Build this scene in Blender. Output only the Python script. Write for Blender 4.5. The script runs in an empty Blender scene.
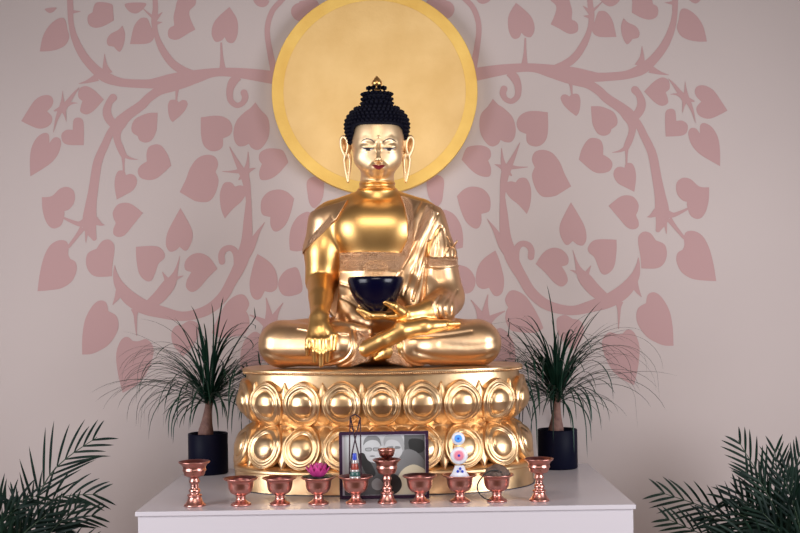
import bpy, bmesh, math, random
import numpy as np
from mathutils import Vector, Matrix, noise
from mathutils.bvhtree import BVHTree
from mathutils.geometry import tessellate_polygon
random.seed(7)
PI = math.pi
# ------------------------------------------------------------------ survey of the photograph
F = 1200.0                      # focal length in pixels of an 800 px wide frame
ROLL = math.radians(0.85)
CR, SR = math.cos(ROLL), math.sin(ROLL)
TABLE_Z = 0.90
CAM_Z = TABLE_Z + 0.5467
HY = 303.0                      # image row of the horizon
def P(px, py, Y):
    dx, dy = px - 400.0, HY - py
    return Vector(((dx*CR + dy*SR)*Y/F, Y, CAM_Z + (-dx*SR + dy*CR)*Y/F))
X0 = -0.056                     # axis of statue and pedestal
WALL_Y = 4.15
COL = bpy.context.scene.collection

# ------------------------------------------------------------------ object helpers
def link(o, parent=None):
    COL.objects.link(o)
    if parent is not None:
        o.parent = parent
        o.matrix_parent_inverse = Matrix.Identity(4)
        o.location = o.location - ploc(parent)
    return o
def ploc(p):
    l = p.location.copy()
    while p.parent is not None:
        p = p.parent; l += p.location
    return l
def tag(o, label=None, cat=None, group=None, kind=None):
    if label: o['label'] = label
    if cat: o['category'] = cat
    if group: o['group'] = group
    if kind: o['kind'] = kind
    return o
def empty(name, loc, label, cat, group=None):
    o = bpy.data.objects.new(name, None); o.empty_display_size = .05
    o.location = loc; COL.objects.link(o)
    return tag(o, label, cat, group)
def obj(name, verts, faces, mats, parent=None, smooth=True, origin=None, fmat=None):
    """verts in world space; origin = world point for the object's own origin."""
    verts = np.asarray(verts, dtype=np.float64).reshape(-1, 3)
    if origin is None:
        origin = ploc(parent) if parent is not None else Vector((0, 0, 0))
    origin = Vector(origin)
    me = bpy.data.meshes.new(name)
    vs = verts - np.array(origin)
    if isinstance(faces, np.ndarray):
        nf, k = faces.shape
        me.vertices.add(len(vs)); me.vertices.foreach_set('co', vs.astype(np.float32).ravel())
        me.loops.add(nf*k); me.loops.foreach_set('vertex_index', faces.astype(np.int32).ravel())
        me.polygons.add(nf)
        me.polygons.foreach_set('loop_start', np.arange(0, nf*k, k, dtype=np.int32))
        me.update(calc_edges=True)
    else:
        me.from_pydata(vs.tolist(), [], faces)
    if not isinstance(mats, (list, tuple)): mats = [mats]
    for m in mats: me.materials.append(m)
    if fmat is not None: me.polygons.foreach_set('material_index', np.asarray(fmat, dtype=np.int32))
    if smooth: me.polygons.foreach_set('use_smooth', np.ones(len(me.polygons), dtype=bool))
    me.update()
    o = bpy.data.objects.new(name, me); o.location = origin
    return link(o, parent)
def copy_tree(o, parent=None):
    c = o.copy(); COL.objects.link(c)
    c.parent = parent
    for ch in list(o.children): copy_tree(ch, c)
    return c

class MB:
    """collects verts/faces of one mesh"""
    def __init__(s): s.v = []; s.f = []; s.m = []
    def add(s, v, f, m=0):
        n = len(s.v); s.v += [tuple(p) for p in v]
        s.f += [tuple(i+n for i in q) for q in f]; s.m += [m]*len(f)
    def box(s, x0, x1, y0, y1, z0, z1, m=0, bev=0):
        bm = bmesh.new(); bmesh.ops.create_cube(bm, size=1)
        for v in bm.verts: v.co = Vector(((x0+x1)/2+v.co.x*(x1-x0), (y0+y1)/2+v.co.y*(y1-y0), (z0+z1)/2+v.co.z*(z1-z0)))
        if bev: bmesh.ops.bevel(bm, geom=bm.edges[:], offset=bev, segments=3, profile=.5, affect='EDGES')
        bm.verts.index_update()
        s.add([v.co[:] for v in bm.verts], [[v.index for v in f.verts] for f in bm.faces], m); bm.free()
    def lathe(s, c, prof, n=48, m=0, sx=1, sy=1):
        v = []; f = []
        for r, z in prof:
            for i in range(n):
                a = 2*PI*i/n; v.append((c[0]+r*sx*math.cos(a), c[1]+r*sy*math.sin(a), c[2]+z))
        for j in range(len(prof)-1):
            for i in range(n):
                a, b = j*n+i, j*n+(i+1) % n
                f.append((a, b, b+n, a+n))
        if prof[0][0] > 1e-6: f.append(tuple(range(n))[::-1])
        if prof[-1][0] > 1e-6: f.append(tuple(range((len(prof)-1)*n, len(prof)*n)))
        s.add(v, f, m)
    def tube(s, pts, r, n=8, m=0):
        pts = [Vector(p) for p in pts]; N = len(pts)
        rs = r if isinstance(r, (list, tuple)) else [r]*N
        v = []; f = []; up = Vector((0.13, .21, .97))
        for i, p in enumerate(pts):
            t = (pts[min(i+1, N-1)]-pts[max(i-1, 0)]).normalized()
            a = t.cross(up)
            if a.length < 1e-3: a = t.cross(Vector((1, 0, 0)))
            a.normalize(); b = t.cross(a)
            for k in range(n):
                q = 2*PI*k/n; v.append(p + (a*math.cos(q)+b*math.sin(q))*rs[i])
        for i in range(N-1):
            for k in range(n):
                x, y = i*n+k, i*n+(k+1) % n
                f.append((x, y, y+n, x+n))
        f.append(tuple(range(n))[::-1]); f.append(tuple(range((N-1)*n, N*n)))
        s.add(v, f, m)
    def ball(s, c, r, m=0, u=12, w=8):
        rr = r if isinstance(r, (tuple, list)) else (r, r, r)
        v = [(c[0], c[1], c[2]+rr[2])]; f = []
        for j in range(1, w):
            t = PI*j/w
            for i in range(u):
                a = 2*PI*i/u
                v.append((c[0]+rr[0]*math.sin(t)*math.cos(a), c[1]+rr[1]*math.sin(t)*math.sin(a), c[2]+rr[2]*math.cos(t)))
        v.append((c[0], c[1], c[2]-rr[2]))
        for i in range(u): f.append((0, 1+i, 1+(i+1) % u))
        for j in range(w-2):
            for i in range(u):
                a, b = 1+j*u+i, 1+j*u+(i+1) % u
                f.append((a, a+u, b+u, b))
        L = 1+(w-2)*u
        for i in range(u): f.append((L+i, len(v)-1, L+(i+1) % u))
        s.add(v, f, m)
    def build(s, name, mats, parent=None, smooth=True, origin=None):
        return obj(name, s.v, s.f, mats, parent, smooth, origin, s.m if isinstance(mats, (list, tuple)) else None)

def catmull(pts, n=8, closed=False):
    out = []; N = len(pts)
    rng = range(N) if closed else range(N-1)
    for i in rng:
        g = (lambda k: pts[k % N]) if closed else (lambda k: pts[min(max(k, 0), N-1)])
        a, b, c, d = (np.array(g(i+k), dtype=float) for k in (-1, 0, 1, 2))
        for j in range(n):
            t = j/n
            out.append(.5*((2*b)+(-a+c)*t+(2*a-5*b+4*c-d)*t*t+(-a+3*b-3*c+d)*t**3))
    if not closed: out.append(np.array(pts[-1], dtype=float))
    return out

# ------------------------------------------------------------------ materials
def mat(name, base=(.8, .8, .8), rough=.5, metal=0, noise_scale=0, noise_amt=0, base2=None, bump=0, bump_scale=60,
        coat=0, spec=.5, trans=0, rough2=None, attr=None, attr_col=None, attr_bump=0, attr_rough=None, sheen=0, sub=0):
    m = bpy.data.materials.new(name); m.use_nodes = True
    nt = m.node_tree; n = nt.nodes; l = nt.links
    b = n['Principled BSDF']
    b.inputs['Base Color'].default_value = (*base, 1); b.inputs['Roughness'].default_value = rough
    b.inputs['Metallic'].default_value = metal; b.inputs['Specular IOR Level'].default_value = spec
    b.inputs['Coat Weight'].default_value = coat; b.inputs['Transmission Weight'].default_value = trans
    b.inputs['Subsurface Weight'].default_value = sub
    tc = n.new('ShaderNodeTexCoord')
    colout = None
    if base2 is not None:
        no = n.new('ShaderNodeTexNoise'); no.inputs['Scale'].default_value = noise_scale; no.inputs['Detail'].default_value = 6
        l.new(tc.outputs['Object'], no.inputs['Vector'])
        cr = n.new('ShaderNodeValToRGB'); cr.color_ramp.elements[0].position = .35; cr.color_ramp.elements[1].position = .68
        cr.color_ramp.elements[0].color = (*base, 1); cr.color_ramp.elements[1].color = (*base2, 1)
        l.new(no.outputs['Fac'], cr.inputs['Fac']); colout = cr.outputs['Color']
        if rough2 is not None:
            mr = n.new('ShaderNodeMapRange'); mr.inputs['From Min'].default_value = .35; mr.inputs['From Max'].default_value = .68
            mr.inputs['To Min'].default_value = rough; mr.inputs['To Max'].default_value = rough2
            l.new(no.outputs['Fac'], mr.inputs['Value']); l.new(mr.outputs['Result'], b.inputs['Roughness'])
    last = None
    if bump:
        nb = n.new('ShaderNodeTexNoise'); nb.inputs['Scale'].default_value = bump_scale; nb.inputs['Detail'].default_value = 5
        l.new(tc.outputs['Object'], nb.inputs['Vector'])
        bp = n.new('ShaderNodeBump'); bp.inputs['Strength'].default_value = bump; bp.inputs['Distance'].default_value = .01
        l.new(nb.outputs['Fac'], bp.inputs['Height']); last = bp
    if attr:
        at = n.new('ShaderNodeAttribute'); at.attribute_name = attr
        vo = n.new('ShaderNodeTexVoronoi'); vo.inputs['Scale'].default_value = 260; vo.feature = 'SMOOTH_F1'
        l.new(tc.outputs['Object'], vo.inputs['Vector'])
        wv = n.new('ShaderNodeTexWave'); wv.inputs['Scale'].default_value = 70; wv.inputs['Distortion'].default_value = 14; wv.inputs['Detail Scale'].default_value = 3
        l.new(tc.outputs['Object'], wv.inputs['Vector'])
        ad = n.new('ShaderNodeMath'); ad.operation = 'MULTIPLY_ADD'; ad.inputs[1].default_value = .6
        l.new(wv.outputs['Fac'], ad.inputs[0]); l.new(vo.outputs['Distance'], ad.inputs[2])
        mu = n.new('ShaderNodeMath'); mu.operation = 'MULTIPLY'
        l.new(ad.outputs[0], mu.inputs[0]); l.new(at.outputs['Fac'], mu.inputs[1])
        bp2 = n.new('ShaderNodeBump'); bp2.inputs['Strength'].default_value = attr_bump; bp2.inputs['Distance'].default_value = .004
        l.new(mu.outputs[0], bp2.inputs['Height'])
        if last: l.new(last.outputs['Normal'], bp2.inputs['Normal'])
        last = bp2
        mx = n.new('ShaderNodeMix'); mx.data_type = 'RGBA'
        if colout: l.new(colout, mx.inputs[6])
        else: mx.inputs[6].default_value = (*base, 1)
        mx.inputs[7].default_value = (*attr_col, 1)
        l.new(at.outputs['Fac'], mx.inputs[0]); colout = mx.outputs[2]
        if attr_rough is not None:
            m2 = n.new('ShaderNodeMapRange'); m2.inputs['To Min'].default_value = (rough+(rough2 or rough))/2; m2.inputs['To Max'].default_value = attr_rough
            l.new(at.outputs['Fac'], m2.inputs['Value']); l.new(m2.outputs['Result'], b.inputs['Roughness'])
    if last: l.new(last.outputs['Normal'], b.inputs['Normal'])
    if colout: l.new(colout, b.inputs['Base Color'])
    return m

M = {}
M['gold'] = mat('polished_gold', (.83, .50, .19), .33, 1, 9, 1, (.78, .45, .155), bump=.02, bump_scale=40, rough2=.41, attr='face', attr_col=(.86, .62, .37), attr_bump=0, attr_rough=.47)
M['face_gold'] = mat('face_gold', (.95, .62, .25), .3, 1)
M['robe_gold'] = mat('robe_gold', (.80, .53, .31), .33, 1, 14, 1, (.73, .45, .24), bump=.04, bump_scale=70, rough2=.44,
                     attr='ornate', attr_col=(.66, .41, .25), attr_bump=.9)
M['pedestal_gold'] = mat('pedestal_gold', (.77, .53, .31), .30, 1, 16, 1, (.70, .45, .23), bump=.05, bump_scale=45, rough2=.43)
M['halo_gold'] = mat('gilded_cloth', (.82, .55, .23), .55, .35, 7, 1, (.75, .48, .18), bump=.12, bump_scale=45, rough2=.62)
M['halo_rim'] = mat('gilded_rim', (.84, .55, .14), .5, .35, 9, 1, (.75, .45, .10), bump=.1, bump_scale=60)
M['hair'] = mat('blue_black_paint', (.0025, .0025, .009), .6, 0, spec=.12)
M['bowlblue'] = mat('dark_blue_lacquer', (.0008, .001, .011), .2, 0, spec=.3)
M['copper'] = mat('copper', (.64, .31, .26), .27, 1, 30, 1, (.56, .25, .21), rough2=.35)
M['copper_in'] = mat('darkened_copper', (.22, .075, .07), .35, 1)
M['white'] = mat('white_laminate', (.565, .525, .565), .24, 0, spec=.55)
M['wall'] = mat('wall_paint', (.47, .395, .378), .9, 0, 1.1, 1, (.495, .418, .398), bump=.03, bump_scale=220)
M['mural'] = mat('rose_paint', (.43, .262, .258), .9, 0)
M['floor'] = mat('oak_floor', (.42, .22, .10), .42, 0, 3, 1, (.30, .15, .065))
M['red'] = mat('lip_red', (.17, .008, .014), .55, spec=.2)
M['ink'] = mat('black_line', (.012, .010, .02), .4)
M['eyewhite'] = mat('eye_white', (.62, .55, .5), .4)
M['leaf'] = mat('palm_leaf', (.004, .018, .013), .42, 0, 20, 1, (.010, .042, .024), spec=.25)
M['leaf2'] = mat('areca_leaf', (.003, .010, .008), .5, 0, 12, 1, (.006, .020, .011), spec=.14)
M['stem'] = mat('green_stem', (.02, .045, .018), .5)
M['bark'] = mat('brown_bark', (.23, .12, .095), .8, 0, 40, 1, (.14, .07, .06), bump=.5, bump_scale=90)
M['pot'] = mat('dark_navy_pot', (.003, .0035, .012), .5, spec=.07)
M['soil'] = mat('potting_soil', (.03, .02, .015), .95, bump=.6, bump_scale=150)
M['basket'] = mat('terracotta_pot', (.25, .11, .07), .7)
M['lotus'] = mat('magenta_petal', (.42, .02, .16), .4, 0, 60, 1, (.62, .06, .28))
M['lotus_leaf'] = mat('dark_green_leaf', (.008, .035, .025), .4)
M['cord'] = mat('dark_cord', (.03, .006, .016), .7)
M['blackcord'] = mat('black_cord', (.008, .008, .008), .6)
M['framewood'] = mat('dark_purple_frame', (.030, .010, .035), .35)
M['mat_board'] = mat('pale_mat_board', (.58, .54, .60), .7)
M['stone'] = mat('brown_stone', (.16, .10, .075), .6, 0, 60, 1, (.075, .045, .035), bump=.6, bump_scale=120)
M['wax'] = mat('white_wax', (.70, .69, .76), .4, sub=.1)
M['cblue'] = mat('sky_blue_wax', (.09, .33, .85), .4)
M['cblue2'] = mat('deep_blue_wax', (.02, .05, .45), .4)
M['cpink'] = mat('pink_wax', (.72, .22, .30), .4)
M['cpink2'] = mat('pale_pink_wax', (.80, .48, .55), .4)
for k, g in (('g0', .025), ('g1', .10), ('g2', .20), ('g3', .34), ('g4', .50), ('g5', .66)):
    M[k] = mat('print_grey_'+k[1], (g*.97, g*.98, g), .45)
M['cream'] = mat('print_cream', (.66, .60, .44), .45)
M['seed'] = mat('amber_bead', (.33, .05, .03), .35)
M['teal'] = mat('teal_bead', (.03, .09, .08), .3)
M['silver'] = mat('pale_bead', (.42, .38, .37), .2, .3)
# ------------------------------------------------------------------ signed-distance modelling of the statue
# local statue units: u right, v up, w towards the viewer; 1 unit = UM metres
YS = 3.68
UM = YS/F
ZT_REL = -0.190                 # pedestal top relative to the camera height
def L(px, py, w):
    Y = YS - w*UM
    p = P(px, py, Y)
    return np.array(((p.x-X0)/UM, (p.z-CAM_Z-ZT_REL)/UM, w), dtype=np.float32)
def L2(pts, w):
    return np.array([L(x, y, w)[:2] for x, y in pts])
def W2(v):
    v = np.asarray(v)
    return np.stack([X0+v[:, 0]*UM, YS-v[:, 2]*UM, CAM_Z+ZT_REL+v[:, 1]*UM], 1)

class Grid:
    def __init__(s, lo, hi, h):
        s.lo = np.array(lo, dtype=np.float32); s.h = h
        s.n = np.maximum(((np.array(hi)-s.lo)/h).astype(int)+1, 4)
        s.ax = [s.lo[i]+h*np.arange(s.n[i], dtype=np.float32) for i in range(3)]
    def new(s): return np.full(s.n, 50., dtype=np.float32)
    def sub(s, lo, hi):
        a = []
        for i in range(3):
            i0 = max(0, int((lo[i]-s.lo[i])/s.h)-1); i1 = min(s.n[i], int((hi[i]-s.lo[i])/s.h)+2)
            if i1 <= i0: return None
            a.append(slice(i0, i1))
        return tuple(a)
    def xyz(s, sl):
        return s.ax[0][sl[0]][:, None, None], s.ax[1][sl[1]][None, :, None], s.ax[2][sl[2]][None, None, :]

def smin(a, b, k):
    if k <= 0: return np.minimum(a, b)
    h = np.maximum(k-np.abs(a-b), 0)/k
    return np.minimum(a, b)-h*h*k*.25
def smax(a, b, k): return -smin(-a, -b, k)

def ell(c, r, rot=None):
    c = np.array(c, dtype=np.float32); r = np.array(r, dtype=np.float32); R = float(r.max())
    def f(x, y, z):
        x = x-c[0]; y = y-c[1]; z = z-c[2]
        if rot is not None:
            q = rot
            x, y, z = (q[0][0]*x+q[0][1]*y+q[0][2]*z, q[1][0]*x+q[1][1]*y+q[1][2]*z, q[2][0]*x+q[2][1]*y+q[2][2]*z)
        k0 = np.sqrt((x/r[0])**2+(y/r[1])**2+(z/r[2])**2)
        k1 = np.sqrt((x/r[0]**2)**2+(y/r[1]**2)**2+(z/r[2]**2)**2)
        return k0*(k0-1)/np.maximum(k1, 1e-6)
    e = r if rot is None else np.array([R]*3)
    return f, c-e, c+e
def rotz(deg):
    a = math.radians(deg); c, s = math.cos(a), math.sin(a)
    return ((c, s, 0), (-s, c, 0), (0, 0, 1))
def cap(a, b, ra, rb=None):
    rb = ra if rb is None else rb
    a = np.array(a, dtype=np.float32); b = np.array(b, dtype=np.float32); d = b-a; dd = float(d@d)+1e-9
    def f(x, y, z):
        x = x-a[0]; y = y-a[1]; z = z-a[2]
        t = np.clip((x*d[0]+y*d[1]+z*d[2])/dd, 0, 1)
        return np.sqrt((x-t*d[0])**2+(y-t*d[1])**2+(z-t*d[2])**2)-(ra+(rb-ra)*t)
    R = max(ra, rb)
    return f, np.minimum(a, b)-R, np.maximum(a, b)+R
def cchain(pts, rs):
    q = catmull([tuple(p)+(r,) for p, r in zip(pts, rs)], 4)
    return [cap(q[i][:3], q[i+1][:3], q[i][3], q[i+1][3]) for i in range(len(q)-1)]
def chain(pts, rs):
    return [cap(pts[i], pts[i+1], rs[i], rs[i+1]) for i in range(len(pts)-1)]

def add(g, A, prims, k, op='u'):
    if isinstance(prims, tuple): prims = [prims]
    m = k+3*g.h+1.5
    for f, lo, hi in prims:
        sl = g.sub(lo-m, hi+m)
        if sl is None: continue
        d = f(*g.xyz(sl))
        A[sl] = smin(A[sl], d, k) if op == 'u' else smax(A[sl], -d, k)

def seg_dist(U, V, pts):
    D = np.full(np.broadcast(U, V).shape, 1e9, dtype=np.float32)
    for i in range(len(pts)-1):
        ax, ay = pts[i]; bx, by = pts[i+1]; dx, dy = bx-ax, by-ay
        t = np.clip(((U-ax)*dx+(V-ay)*dy)/(dx*dx+dy*dy+1e-9), 0, 1)
        D = np.minimum(D, (U-ax-t*dx)**2+(V-ay-t*dy)**2)
    return np.sqrt(D)
def poly_sd(U, V, pts):
    """negative inside"""
    pts = [tuple(p) for p in pts]
    D = seg_dist(U, V, pts+[pts[0]])
    ins = np.zeros(D.shape, dtype=bool)
    for i in range(len(pts)):
        ax, ay = pts[i]; bx, by = pts[(i+1) % len(pts)]
        if ay == by: continue
        c = ((ay > V) != (by > V)) & (U < (bx-ax)*(V-ay)/(by-ay)+ax)
        ins ^= c
    return np.where(ins, -D, D)

def nets(A, g):
    """naive surface nets -> verts (local), quads"""
    S = A < 0
    n = A.shape
    c = [S[i:n[0]-1+i, j:n[1]-1+j, k:n[2]-1+k] for i in (0, 1) for j in (0, 1) for k in (0, 1)]
    anyv = c[0].copy(); allv = c[0].copy()
    for q in c[1:]: anyv |= q; allv &= q
    act = anyv & ~allv
    I = np.argwhere(act)
    idx = np.full(act.shape, -1, dtype=np.int32); idx[act] = np.arange(len(I), dtype=np.int32)
    acc = np.zeros((len(I), 3)); cnt = np.zeros(len(I))
    corners = [(i, j, k) for i in (0, 1) for j in (0, 1) for k in (0, 1)]
    vals = {q: A[I[:, 0]+q[0], I[:, 1]+q[1], I[:, 2]+q[2]] for q in corners}
    for a in corners:
        for ax in range(3):
            if a[ax] == 0:
                b = list(a); b[ax] = 1; b = tuple(b)
                va, vb = vals[a], vals[b]
                m = (va < 0) != (vb < 0)
                t = va[m]/(va[m]-vb[m])
                p = np.tile(np.array(a, float), (m.sum(), 1)); p[:, ax] += t
                acc[m] += p; cnt[m] += 1
    V = (I + acc/np.maximum(cnt, 1)[:, None])
    quads = []
    for ax in range(3):
        o1, o2 = [(1, 2), (2, 0), (0, 1)][ax]
        sl0 = [slice(1, n[d]-1) for d in range(3)]; sl1 = list(sl0)
        sl0[ax] = slice(0, n[ax]-1); sl1[ax] = slice(1, n[ax])
        s0 = S[tuple(sl0)]; s1 = S[tuple(sl1)]
        for sgn in (0, 1):
            E = np.argwhere((s0 & ~s1) if sgn == 0 else (~s0 & s1))
            if not len(E): continue
            off = np.ones(3, int); off[ax] = 0
            E = E+off
            def cell(d1, d2):
                q = E.copy(); q[:, o1] -= d1; q[:, o2] -= d2
                return idx[q[:, 0], q[:, 1], q[:, 2]]
            Q = np.stack([cell(1, 1), cell(0, 1), cell(0, 0), cell(1, 0)], 1)
            if sgn == 1: Q = Q[:, ::-1]
            quads.append(Q)
    Q = np.concatenate(quads)
    Q = Q[(Q >= 0).all(1)]
    # relax vertices a little and pull them back to the surface
    def samp(V):
        v = np.clip(V, 0, np.array(n)-1.001); i = v.astype(int); f = v-i
        r = 0
        for dx in (0, 1):
            for dy in (0, 1):
                for dz in (0, 1):
                    w = (f[:, 0] if dx else 1-f[:, 0])*(f[:, 1] if dy else 1-f[:, 1])*(f[:, 2] if dz else 1-f[:, 2])
                    r = r+w*A[i[:, 0]+dx, i[:, 1]+dy, i[:, 2]+dz]
        return r
    for it in range(3):
        s = np.zeros_like(V); cn = np.zeros(len(V))
        for a in range(4):
            b = (a+1) % 4
            np.add.at(s, Q[:, a], V[Q[:, b]]); np.add.at(cn, Q[:, a], 1)
            np.add.at(s, Q[:, b], V[Q[:, a]]); np.add.at(cn, Q[:, b], 1)
        V = V+.55*(s/np.maximum(cn, 1)[:, None]-V)
        f0 = samp(V); e = .5; gr = []
        for d in range(3):
            o = np.zeros(3); o[d] = e
            gr.append((samp(V+o)-samp(V-o))/(2*e))
        G = np.stack(gr, 1); G2 = (G**2).sum(1)+1e-4
        V = V-np.clip(f0/G2, -1, 1)[:, None]*G
    return g.lo+V*g.h, Q
def prune(V, Q, keep):
    Q = Q[keep]
    used = np.unique(Q); mp = np.full(len(V), -1, dtype=np.int64); mp[used] = np.arange(len(used))
    return V[used], mp[Q]

# ---------- body core (everything cloth can lie on)
def core(g):
    A = g.new()
    # torso
    add(g, A, ell(L(376, 291, 4), (36, 40, 27)), 0)
    add(g, A, ell(L(377, 250, 0), (37, 42, 27)), 14)
    add(g, A, ell(L(376, 226, 0), (45, 29, 27)), 12)
    add(g, A, [ell(L(359, 228, 10), (21, 20, 17)), ell(L(394, 228, 10), (21, 20, 17))], 16)
    # trapezius and shoulders
    add(g, A, [cap(L(377, 197, -5), L(334, 213, -5), 12, 13), cap(L(377, 197, -5), L(419, 211, -5), 12, 13)], 10)
    # upper arms
    add(g, A, chain([L(328, 223, -3), L(323, 252, -2), L(321, 281, 0)], [19, 17.5, 16]), 7)
    add(g, A, chain([L(426, 222, -3), L(436, 255, -2), L(444, 296, 2)], [19, 18, 18]), 7)
    # left sleeve along the forearm
    add(g, A, chain([L(444, 299, 4), L(440, 309, 34), L(434, 309, 44)], [17.5, 12.5, 10.5]), 7)
    return A
def legs(g, A):
    k = 7
    add(g, A, [cap(L(352, 337, 5), L(284, 344, 26), 22, 21), cap(L(402, 337, 5), L(474, 343, 26), 22, 21)], 10)
    add(g, A, [cap(L(281.5, 344, 36), L(345, 347, 54), 20.5, 17), cap(L(478.5, 343, 36), L(412, 347, 52), 20.5, 16.5)], k)
    add(g, A, [cap(L(345, 347, 54), L(364, 349, 58), 17, 11.5), cap(L(412, 347, 52), L(396, 350, 56), 16.5, 12)], k)
    add(g, A, ell(L(377, 345, 14), (60, 20, 30)), 10)
    return A
def head(g, A):
    c = 378
    add(g, A, cap(L(377.5, 168, -2), L(377, 196, -5), 16, 18), 5)
    add(g, A, [ell(L(377.3, 183.5, -2), (18.0, 2.6, 18.0)), ell(L(377.3, 189.5, -2), (19.4, 2.4, 19))], 2.2)
    add(g, A, ell(L(377.5, 135, 0), (27.5, 31, 29)), 2.5)
    add(g, A, ell(L(c, 148, 5), (25, 30, 24.5)), 5)
    add(g, A, [ell(L(366.5, 158, 13), (12, 12, 12)), ell(L(389, 158, 13), (12, 12, 12))], 6)
    add(g, A, ell(L(c, 165, 12), (15.5, 12, 15)), 6)
    add(g, A, ell(L(c, 173, 20.5), (6.5, 4.6, 6)), 4)
    for s in (-1, 1):
        X = lambda d: c+.6+s*d
        # socket, lid, brow
        add(g, A, ell(L(X(10.4), 145.2, 30.2), (7.6, 3.4, 3.0)), 4.2, 's')
        add(g, A, ell(L(X(11.0), 147.2, 22.8), (7.2, 4.6, 5.0)), 1.4)
        add(g, A, chain([L(X(17.5), 141.5, 19.6), L(X(11.5), 139.4, 24.0), L(X(6), 141.3, 26.0)], [.4, .5, .3]), 5.0)
        add(g, A, chain([L(X(17), 149.6, 21.4), L(X(11), 151.8, 25.9), L(X(5), 150.3, 26.9)], [.5, .6, .5]), 2.0)
        add(g, A, ell(L(X(3.3), 160.0, 30.9), (1.8, 1.5, 2.2)), 1.8)
    add(g, A, chain([L(c+.5, 143, 28.2), L(c+.5, 151, 31.4), L(c+.5, 158.6, 35.0)], [1.7, 1.9, 2.5]), 1.8)
    add(g, A, ell(L(c+.5, 159.4, 34.6), (3.0, 2.5, 3.0)), 1.2)
    add(g, A, ell(L(c+.5, 137, 29.2), (1.5, 1.5, 1.5)), .4)
    # lips
    add(g, A, ell(L(c+.5, 167, 25.5), (8.5, 5.5, 6)), 3)
    add(g, A, chain([L(c-6.0, 166.0, 29.0), L(c-2, 165.0, 31.9), L(c+.6, 165.6, 32.2), L(c+3.2, 165.0, 31.9), L(c+7.2, 166.0, 29.0)], [.5, 1.2, 1.0, 1.2, .5]), .8)
    add(g, A, chain([L(c-4, 167.4, 30.0), L(c+.6, 168.5, 31.5), L(c+5.2, 167.4, 30.0)], [.7, 1.5, .7]), .8)
    # ears with the long split lobes
    for s in (-1, 1):
        E = lambda x, y, w: L(377+s*x, y, w)
        add(g, A, ell(E(30.5, 146, -2), (5.0, 10, 6)), 1.5)
        add(g, A, ell(E(33, 146.5, 3.0), (2.8, 6.3, 5)), 1.0, 's')
        add(g, A, cchain([E(30, 153, 2), E(29, 147, 3.5), E(30, 140, 3.5), E(33.5, 136.8, 2.5), E(36, 141, 1.5), E(35, 149, .8), E(32, 156, 1)], [1.2, 1.1, 1.2, 1.4, 1.4, 1.3, 1.3]), 1.3)
        add(g, A, cchain([E(31, 155, 1), E(32.3, 161, .5), E(31.0, 172, .5), E(29.0, 182, 1)], [2.0, 1.4, 1.2, .9]), 1.2)
        add(g, A, cchain([E(28, 155, 1), E(26.8, 161, .5), E(27.6, 172, .5), E(29.0, 182, 1)], [2.0, 1.3, 1.1, .9]), 1.2)
    return A
def hands(g, A):
    # right forearm and hand, reaching down in front of the shin
    add(g, A, chain([L(321.5, 283, 6), L(321, 297, 26), L(319.5, 317, 52)], [14.2, 12.4, 8.2]), 1.0)
    add(g, A, chain([L(319.5, 317, 52), L(319, 329, 61)], [8.0, 7.4]), 5)
    for kx, rr in ((308.6, 2.9), (314.9, 3.2), (321.6, 3.3), (328.2, 3.2)):
        add(g, A, cap(L(319.5+(kx-319.5)*.4, 319, 55), L(kx, 340.5, 70.5), 5.6, rr), 3.2)
    fin = [((308.8, 339, 70.5), (307.8, 347, 71.5), (307.6, 354, 69), 3.0, 2.2),
           ((315, 340, 71), (314.6, 351, 73), (315, 361, 70), 3.2, 2.3),
           ((321.6, 340, 71), (321.4, 353, 73), (321.2, 365, 70.5), 3.3, 2.4),
           ((328, 339.5, 71), (328, 350.5, 73), (327.4, 361, 70), 3.2, 2.3)]
    for a, b, c, r0, r1 in fin:
        add(g, A, chain([L(*a), L(*b), L(*c)], [r0, r0*.9, r1]), 1.6)
    add(g, A, chain([L(325, 325, 61), L(333.6, 336, 71), L(332.6, 349.5, 73.5)], [4.8, 3.5, 2.4]), 2.0)
    # left forearm and upturned hand under the bowl
    add(g, A, chain([L(444, 306, 18), L(428, 311.5, 46), L(408, 314.5, 58)], [13, 10.5, 7.6]), 4)
    add(g, A, chain([L(408, 314.5, 58), L(397, 315.5, 61)], [7.2, 5.8]), 4)
    add(g, A, ell(L(392, 316.2, 61), (14, 4.2, 13)), 4)
    fin = [((383, 315.5, 71), (371, 315.5, 74), (361.5, 310.5, 74), 3.3, 2.2),
           ((381, 316.3, 64), (367, 316.3, 66), (358.3, 309.5, 66), 3.3, 2.2),
           ((382, 316.0, 56.5), (368, 315.3, 57), (360, 305.5, 58), 3.2, 2.2),
           ((384, 315.5, 50), (372, 314.0, 49), (364.5, 305.0, 50), 3.0, 2.1)]
    for a, b, c, r0, r1 in fin:
        add(g, A, chain([L(*a), L(*b), L(*c)], [r0, r0*.95, r1]), 1.0)
    add(g, A, chain([L(402, 312, 70), L(394.5, 306.5, 77), L(385, 302.3, 79)], [5.2, 3.7, 2.3]), 2.0)
    # bare feet crossed in the lap, soles up
    add(g, A, chain([L(366, 349, 66), L(384, 339.5, 68), L(402, 330.5, 66)], [7.8, 7.4, 8.6]), 3)
    add(g, A, chain([L(402, 330.0, 66), L(425, 326.5, 61), L(449, 324.5, 50)], [8.6, 7.4, 5.0]), 3)
    add(g, A, ell(L(399.5, 324.5, 69), (4, 3.4, 4)), 2)
    for i in range(5):
        add(g, A, cap(L(448+i*.6, 324+i*.3, 55-4*i), L(459-i*.8, 323.5+i*.5, 52-4*i), 2.8-.25*i, 2.2-.2*i), .8)
    add(g, A, chain([L(398, 349, 62), L(386, 353, 64), L(376, 358.5, 64)], [7, 5.0, 2.6]), 3)
    return A

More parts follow.
